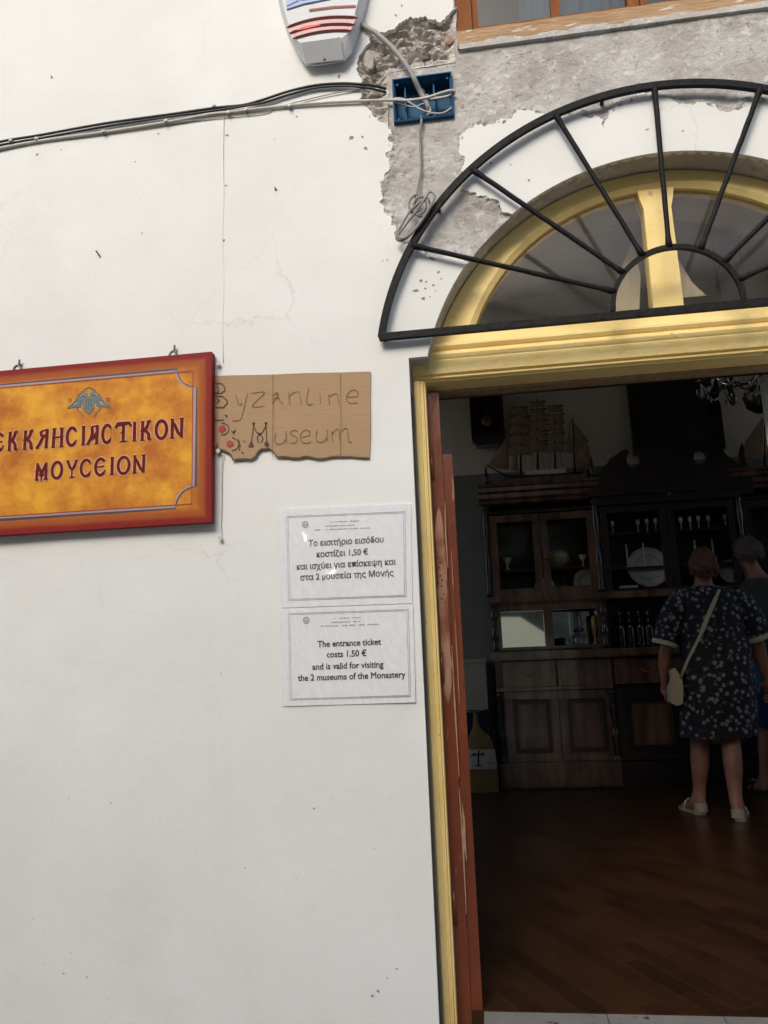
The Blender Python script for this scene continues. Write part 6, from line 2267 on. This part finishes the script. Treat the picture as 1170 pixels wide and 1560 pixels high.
def hand_chains(V, E, pre, wrist, palm_dir, thumb_dir, side_dir, L=.18, curl=.35, fwd=Vector((0, 1, 0))):
    """palm and five bent fingers hanging from a wrist"""
    p = Vector(wrist)
    d = palm_dir.normalized()
    s = side_dir.normalized()
    V[pre + 'palm'] = (p + d * L * .30, (.030, .018))
    V[pre + 'knuck'] = (p + d * L * .46, (.034, .016))
    E.append([pre + 'wrist', pre + 'palm', pre + 'knuck'])
    for k, (off, ln) in enumerate(((-.030, .36), (-.010, .42), (.011, .40), (.030, .32))):
        q0 = p + d * L * .54 + s * off
        a = d * cos(curl * .5) + fwd * sin(curl * .5)
        q1 = q0 + a * L * ln * .45
        a2 = d * cos(curl * 1.6) + fwd * sin(curl * 1.6)
        q2 = q1 + a2 * L * ln * .55
        V[pre + 'f%da' % k] = (q0, .0088)
        V[pre + 'f%db' % k] = (q1, .0080)
        V[pre + 'f%dc' % k] = (q2, .0062)
        E.append([pre + 'knuck', pre + 'f%da' % k, pre + 'f%db' % k, pre + 'f%dc' % k])
    t0 = p + d * L * .24 + thumb_dir * .036
    V[pre + 'th1'] = (t0, .0115)
    V[pre + 'th2'] = (t0 + (d * .8 + thumb_dir * .5).normalized() * .036, .0095)
    V[pre + 'th3'] = (t0 + (d * .9 + thumb_dir * .3 + fwd * .2).normalized() * .064, .0075)
    E.append([pre + 'palm', pre + 'th1', pre + 'th2', pre + 'th3'])

def head_parts(parent, c, r, face, up, hairmat, scale=1.0, hair_low=-.35):
    """ears, nose, chin, eyes and hair around head centre c looking along face"""
    f_ = face.normalized()
    u = up.normalized()
    s = f_.cross(u).normalized()
    M = Matrix(((s.x, f_.x, u.x, c.x), (s.y, f_.y, u.y, c.y), (s.z, f_.z, u.z, c.z), (0, 0, 0, 1)))
    def h(bm):
        bmesh.ops.create_icosphere(bm, subdivisions=5, radius=1)
        kill = []
        for v in bm.verts:
            q = v.co.copy()
            n_ = noise.noise(q * 3.2) * .10 + noise.noise(Vector((q.x * 13, q.y * 13, q.z * 3.5))) * .10 + noise.noise(Vector((q.x * 30, q.y * 30, q.z * 6))) * .05
            v.co = Vector((q.x * .079, q.y * .098 - .010, q.z * .112 + .012)) * (1.06 + n_)
            front = q.y > .42 and q.z < .55
            low = q.z < hair_low - .25 * (q.y < -.2) + n_ * 1.2
            if front or low:
                kill.append(v)
        bmesh.ops.delete(bm, geom=kill, context='VERTS')
        for v in bm.verts:
            v.co = M @ (v.co * scale)
    part('hair', hairmat, parent, h, smooth=True)
    for sx in (-1, 1):
        def e(bm, sx=sx):
            bmesh.ops.create_uvsphere(bm, u_segments=10, v_segments=8, radius=.011)
            for v in bm.verts:
                v.co = M @ ((v.co + Vector((sx * .031, .082, .008))) * scale)
        part('eye', M_EYE, parent, e, smooth=True)
    return M

def head_verts(V, E, c, f_, u, s, neck):
    V['skull'] = (c + u * .035 - f_ * .012, (.078, .090))
    V['crown'] = (c + u * .085 - f_ * .010, (.058, .066))
    V['jaw'] = (c - u * .055 + f_ * .022, (.054, .060))
    V['chin'] = (c - u * .098 + f_ * .058, (.024, .022))
    V['nose'] = (c - u * .015 + f_ * .098, (.011, .013))
    V['earl'] = (c - s * .080 - u * .005, (.010, .020))
    V['earr'] = (c + s * .080 - u * .005, (.010, .020))
    E += [[neck, 'jaw', 'skull', 'crown'], ['jaw', 'chin'], ['skull', 'nose'], ['skull', 'earl'], ['skull', 'earr']]

# the woman in the flowered dress, seen from behind
YWO = 2.95
def wq(px, py, dy=0):
    p = at(px, py, YWO + dy)
    return p
wo = thing('person', 'person with short auburn hair in a black flowered dress, seen from behind', 'person', (wq(1092, 1240).x, YWO, 0))
hc = wq(1071, 866)
V, E = {}, []
V['pelvis'] = (wq(1093, 1035), (.165, .125))
V['waist'] = (wq(1089, 985), (.150, .115))
V['chest'] = (wq(1081, 935), (.155, .110))
V['upper'] = (wq(1075, 908), (.115, .075))
V['neck'] = (wq(1072, 893), (.052, .056))
E.append(['pelvis', 'waist', 'chest', 'upper', 'neck'])
fdir, udir = Vector((-.10, 1, -.16)), Vector((.02, .16, 1))
sdir = fdir.cross(udir).normalized()
head_verts(V, E, hc, fdir.normalized(), udir.normalized(), sdir, 'neck')
def limb(pre, pts):
    ks = []
    for k, (n_, p, r) in enumerate(pts):
        V[pre + n_] = (p, r)
        ks.append(pre + n_)
    return ks
E.append(['upper'] + limb('l', [('sh', wq(1040, 913), .062), ('ua', wq(1026, 945), .052), ('el', wq(1015, 985), .044), ('fa', wq(1011, 1008, .03), .042), ('wrist', wq(1011, 1036, .05), (.027, .023))]))
hand_chains(V, E, 'l', wq(1011, 1036, .05), Vector((.02, .06, -1)), Vector((.75, .35, 0)).normalized(), Vector((.35, 1, 0)), curl=.5, fwd=Vector((.8, .2, -.2)))
E.append(['upper'] + limb('r', [('sh', wq(1119, 911), .062), ('ua', wq(1138, 942), .052), ('el', wq(1153, 973), .045), ('fa', wq(1160, 1003, .03), .042), ('wrist', wq(1167, 1032, .06), (.027, .023))]))
hand_chains(V, E, 'r', wq(1167, 1032, .06), Vector((.08, .08, -1)), Vector((-.75, .35, 0)).normalized(), Vector((-.35, 1, 0)), curl=.5, fwd=Vector((-.8, .2, -.2)))
la, ra = wq(1066, 1226, .08), wq(1122, 1232, -.12)
la.z = ra.z = .075
lk, rk = wq(1066, 1130, .05), wq(1113, 1130, -.03)
lk.z = rk.z = .475
E.append(['pelvis'] + limb('l', [('hip', wq(1072, 1058), .095), ('th', wq(1068, 1095, .02), .082), ('kn', lk, .062), ('cf', lk.lerp(la, .36) + Vector((0, -.012, 0)), .066), ('sh2', lk.lerp(la, .72), .046), ('an', la, .038), ('he', la + Vector((0, -.035, -.045)), .028), ])[0:6])
E.append(['lan', 'lhe'])
E.append(['pelvis'] + limb('r', [('hip', wq(1110, 1058), .095), ('th', wq(1112, 1095), .082), ('kn', rk, .062), ('cf', rk.lerp(ra, .36) + Vector((0, -.012, 0)), .066), ('sh2', rk.lerp(ra, .72), .046), ('an', ra, .038), ('he', ra + Vector((0, -.035, -.045)), .028)])[0:6])
E.append(['ran', 'rhe'])
for pre, a, dx in (('l', la, -.05), ('r', ra, .06)):
    V[pre + 'ba'] = (a + Vector((dx * .8, .10, -.042)), (.040, .026))
    V[pre + 'to'] = (a + Vector((dx * 1.4, .165, -.052)), (.036, .016))
    E.append([pre + 'an', pre + 'ba', pre + 'to'])
skin('body', V, E, M_SKIN, wo)
head_parts(wo, hc, .09, fdir, udir, M_HAIRW, 1.06, -.55)
for pre, a, dx in (('l', la, -.05), ('r', ra, .06)):
    def f(bm, a=a, dx=dx):
        c0 = a + Vector((0, -.05, 0))
        out = []
        for t, w in ((0, .026), (.15, .036), (.4, .032), (.7, .042), (.9, .036), (1, .02)):
            p = c0 + Vector((dx * 1.5, .24, 0)) * t
            out.append((p, w))
        d = Vector((dx * 1.5, .24, 0)).normalized()
        n_ = Vector((d.y, -d.x, 0))
        A = [Vector((p.x, p.y, .002)) + n_ * w for p, w in out] + [Vector((p.x, p.y, .002)) - n_ * w for p, w in out[::-1]]
        lo = [bm.verts.new(q) for q in A]
        hi = [bm.verts.new(q + Vector((0, 0, .018))) for q in A]
        bm.faces.new(lo[::-1])
        bm.faces.new(hi)
        for i in range(len(A)):
            j = (i + 1) % len(A)
            bm.faces.new((lo[i], lo[j], hi[j], hi[i]))
        # heel counter and instep strap
        for off, rad, zz, ht in ((Vector((0, -.022, 0)), .042, .020, .055),):
            B = [bm.verts.new(Vector((a.x, a.y, zz)) + off + Vector((rad * cos(t), rad * sin(t), 0))) for t in [pi + pi * k / 10 for k in range(11)]]
            T = [bm.verts.new(Vector((a.x, a.y, zz + ht)) + off + Vector((rad * cos(t), rad * .85 * sin(t), 0))) for t in [pi + pi * k / 10 for k in range(11)]]
            for k in range(10):
                bm.faces.new((B[k], B[k + 1], T[k + 1], T[k]))
        tube(bm, [Vector((a.x, a.y, .016)) + Vector((dx * .8, .10, 0)) + n_ * .044 * cos(t) + Vector((0, 0, .062 * sin(t))) for t in [pi * k / 10 for k in range(11)]], .007, 6)
    part('sandal', M_SANDAL, wo, f, smooth=False)
# dress
def wob(ph, amp):
    return lambda a: 1 + amp * 1.5 * sin(a * 7 + ph + .6 * sin(a * 2)) + amp * .9 * sin(a * 11 + ph * 2)
def pr(px, py):
    return wq(px, py)
def f(bm):
    rows = [((1072, 893.5), .080, .074, 0), ((1073, 898), .145, .100, 0), ((1076, 906), .200, .118, 0), ((1080, 925), .215, .135, .01), ((1083, 950), .212, .150, .015), ((1088, 980), .215, .155, .02),
            ((1092, 1010), .222, .162, .02), ((1093, 1040), .228, .168, .025), ((1093, 1070), .232, .170, .03), ((1093, 1100), .234, .170, .035), ((1093, 1121), .236, .172, .04)]
    R_ = []
    for k, ((px, py), rx, ry, am) in enumerate(rows):
        c = pr(px, py)
        R_.append((c, rx, ry, wob(k * .25, am)))
    loft(bm, R_, 48)
    # sleeves
    for pts, rr in (([(1048, 905), (1033, 925), (1020, 952), (1013, 979)], [.075, .088, .086, .082]), ([(1113, 903), (1130, 922), (1146, 947), (1157, 970)], [.075, .088, .086, .080])):
        tube(bm, smooth_path([wq(*p) for p in pts], 5), [rr[min(3, i // 5)] + (rr[min(3, i // 5 + 1)] - rr[min(3, i // 5)]) * (i % 5) / 5 for i in range(16)], 20, caps=False)
part('dress', M_DRESS, wo, f, smooth=True)
for pts in ([(1013.6, 977), (1012, 983.5)], [(1156, 967.5), (1159.5, 974.5)]):
    part('sleeve_trim', M_CREAM, wo, lambda bm, pts=pts: tube(bm, [wq(*pts[0]), wq((pts[0][0] + pts[1][0]) / 2, (pts[0][1] + pts[1][1]) / 2), wq(*pts[1])], [.083, .0865, .083], 20, caps=False), smooth=True)
# bag
bg_ = thing('shoulder_bag', 'small cream shoulder bag on a long strap worn across the back of the flowered dress', 'bag', wq(1029, 1074, -.06))
def f(bm):
    o = [(1021, 1022), (1027, 1018), (1033, 1026), (1038, 1034), (1040, 1050), (1039, 1072), (1030, 1075), (1019, 1069), (1018, 1050), (1023, 1034)]
    prism(bm, [xz(px, py, YWO - .06) for px, py in o], YWO - .085, YWO - .02)
part('bag_body', M_BAG, bg_, f, bevel=.010, bseg=3)
def f(bm):
    pts = [(1096, 898, -.10), (1090, 912, -.135), (1080, 935, -.158), (1070, 960, -.170), (1058, 985, -.172), (1048, 1005, -.165), (1041, 1022, -.140), (1036, 1034, -.085)]
    P = smooth_path([wq(*p) for p in pts], 5)
    V_ = []
    for i, p in enumerate(P):
        t = (P[min(i + 1, len(P) - 1)] - P[max(i - 1, 0)]).normalized()
        s = t.cross(Vector((0, 1, 0))).normalized()
        w = .013 if 4 < i < 16 else .009
        V_.append([bm.verts.new(p + s * w), bm.verts.new(p - s * w), bm.verts.new(p - s * w + Vector((0, -.004, 0))), bm.verts.new(p + s * w + Vector((0, -.004, 0)))])
    for A, B in zip(V_, V_[1:]):
        for k in range(4):
            l = (k + 1) % 4
            bm.faces.new((A[k], A[l], B[l], B[k]))
part('strap', M_BAG, bg_, f)

# the man beyond her, cut by the edge of the picture
YMA = 3.55
def mq(px, py, dy=0):
    return at(px, py, YMA + dy)
ma = thing('person', 'grey haired person in dark t shirt and blue shorts at the right edge', 'person', (mq(1178, 1210).x, YMA, 0))
V, E = {}, []
hc = mq(1139, 846)
V['pelvis'] = (mq(1185, 1035), (.165, .125))
V['waist'] = (mq(1183, 985), (.150, .120))
V['chest'] = (mq(1175, 935), (.165, .115))
V['upper'] = (mq(1166, 903), (.125, .080))
V['neck'] = (mq(1152, 878), (.056, .060))
E.append(['pelvis', 'waist', 'chest', 'upper', 'neck'])
fdir, udir = Vector((-.55, .85, -.30)), Vector((-.25, .25, 1))
udir = (udir - fdir.normalized() * udir.dot(fdir.normalized())).normalized()
sdir = fdir.cross(udir).normalized()
head_verts(V, E, hc, fdir.normalized(), udir, sdir, 'neck')
E.append(['upper'] + limb('l', [('sh', mq(1140, 912), .066), ('ua', mq(1136, 948, .04), .056), ('el', mq(1142, 985, .10), .047), ('fa', mq(1152, 1000, .18), .044), ('wrist', mq(1165, 1008, .24), (.029, .025))]))
hand_chains(V, E, 'l', mq(1165, 1008, .24), Vector((.6, .6, -.3)), Vector((0, .3, .9)).normalized(), Vector((0, .3, 1)), curl=.5, fwd=Vector((.7, 0, -.5)))
E.append(['upper'] + limb('r', [('sh', mq(1212, 912), .066), ('ua', mq(1222, 950), .056), ('el', mq(1226, 990, .03), .047), ('fa', mq(1222, 1015, .08), .044), ('wrist', mq(1216, 1040, .12), (.029, .025))]))
hand_chains(V, E, 'r', mq(1216, 1040, .12), Vector((-.1, .2, -1)), Vector((-.7, .4, 0)).normalized(), Vector((-.3, 1, 0)), curl=.5, fwd=Vector((-.8, .2, -.2)))
la, ra = mq(1166, 1195, .1), mq(1205, 1205, -.05)
la.z = ra.z = .08
lk, rk = mq(1168, 1110, .06), mq(1202, 1112)
lk.z = rk.z = .50
E.append(['pelvis'] + limb('l', [('hip', mq(1170, 1052), .095), ('th', mq(1169, 1085, .03), .085), ('kn', lk, .060), ('cf', lk.lerp(la, .36) + Vector((0, -.012, 0)), .062), ('sh2', lk.lerp(la, .72), .044), ('an', la, .038)]))
E.append(['pelvis'] + limb('r', [('hip', mq(1202, 1052), .095), ('th', mq(1202, 1085), .085), ('kn', rk, .060), ('cf', rk.lerp(ra, .36) + Vector((0, -.012, 0)), .062), ('sh2', rk.lerp(ra, .72), .044), ('an', ra, .038)]))
for pre, a, dx in (('l', la, -.04), ('r', ra, .05)):
    V[pre + 'he'] = (a + Vector((0, -.035, -.045)), .028)
    V[pre + 'ba'] = (a + Vector((dx * .8, .11, -.045)), (.042, .028))
    V[pre + 'to'] = (a + Vector((dx * 1.4, .18, -.055)), (.038, .018))
    E += [[pre + 'an', pre + 'ba', pre + 'to'], [pre + 'an', pre + 'he']]
skin('body', V, E, M_SKIN, ma)
head_parts(ma, hc, .09, fdir, udir, M_HAIRM, 1.08, -.42)
def f(bm):
    rows = [((1154, 882), .085, .080), ((1158, 889), .135, .095), ((1166, 899), .190, .115), ((1174, 920), .228, .135), ((1179, 955), .218, .145), ((1183, 990), .210, .150), ((1185, 1018), .212, .155)]
    loft(bm, [(mq(*c), rx, ry, wob(k, .012)) for k, (c, rx, ry) in enumerate(rows)], 40)
    for pts, rr in (([(1148, 903, 0), (1139, 922, .01), (1136, 948, .04), (1138, 962, .06)], [.08, .088, .084, .082]), ([(1205, 903, 0), (1215, 922, 0), (1222, 948, 0), (1224, 962, .01)], [.08, .088, .084, .082])):
        tube(bm, [mq(*p) for p in pts], rr, 18, caps=False)
part('t_shirt', M_SHIRT, ma, f, smooth=True)
def f(bm):
    loft(bm, [(mq(*c), rx, ry, wob(k, .01)) for k, (c, rx, ry) in enumerate([((1185, 1012), .200, .150), ((1186, 1035), .212, .160), ((1186, 1058), .214, .160)])], 32)
    tube(bm, [mq(1170, 1045), mq(1169, 1075, .02), mq(1167, 1103, .05)], [.118, .118, .122], 20, caps=False)
    tube(bm, [mq(1202, 1045), mq(1202, 1075), mq(1202, 1106)], [.118, .118, .122], 20, caps=False)
part('shorts', M_SHORTS, ma, f, smooth=True)
for pre, a, dx in (('l', la, -.04), ('r', ra, .05)):
    def f(bm, a=a, dx=dx):
        d = Vector((dx * 1.5, .26, 0)).normalized()
        n_ = Vector((d.y, -d.x, 0))
        out = [(a + Vector((0, -.055, 0)) + d * t * .29, w) for t, w in ((0, .026), (.15, .038), (.45, .034), (.75, .046), (.92, .038), (1, .02))]
        A = [Vector((p.x, p.y, .002)) + n_ * w for p, w in out] + [Vector((p.x, p.y, .002)) - n_ * w for p, w in out[::-1]]
        lo = [bm.verts.new(q) for q in A]
        hi = [bm.verts.new(q + Vector((0, 0, .022))) for q in A]
        bm.faces.new(lo[::-1])
        bm.faces.new(hi)
        for i in range(len(A)):
            j = (i + 1) % len(A)
            bm.faces.new((lo[i], lo[j], hi[j], hi[i]))
        for t in (.16, .24):
            q = a + d * (t - .06)
            tube(bm, [Vector((q.x, q.y, .02)) + n_ * .05 * cos(s) + Vector((0, 0, .06 * sin(s))) for s in [pi * k / 10 for k in range(11)]], .010, 6)
    part('sandal', M_WOODD, ma, f)
bb = thing('shopping_bag', 'bright blue cloth bag held beside the blue shorts', 'bag', mq(1160, 1040, -.05))
part('bag_body', M_CYAN, bb, lambda bm: prism(bm, [xz(px, py, YMA - .2) for px, py in [(1149, 1012), (1158, 1008), (1172, 1010), (1176, 1040), (1168, 1048), (1152, 1042)]], YMA - .24, YMA - .19), bevel=.012, bseg=3)
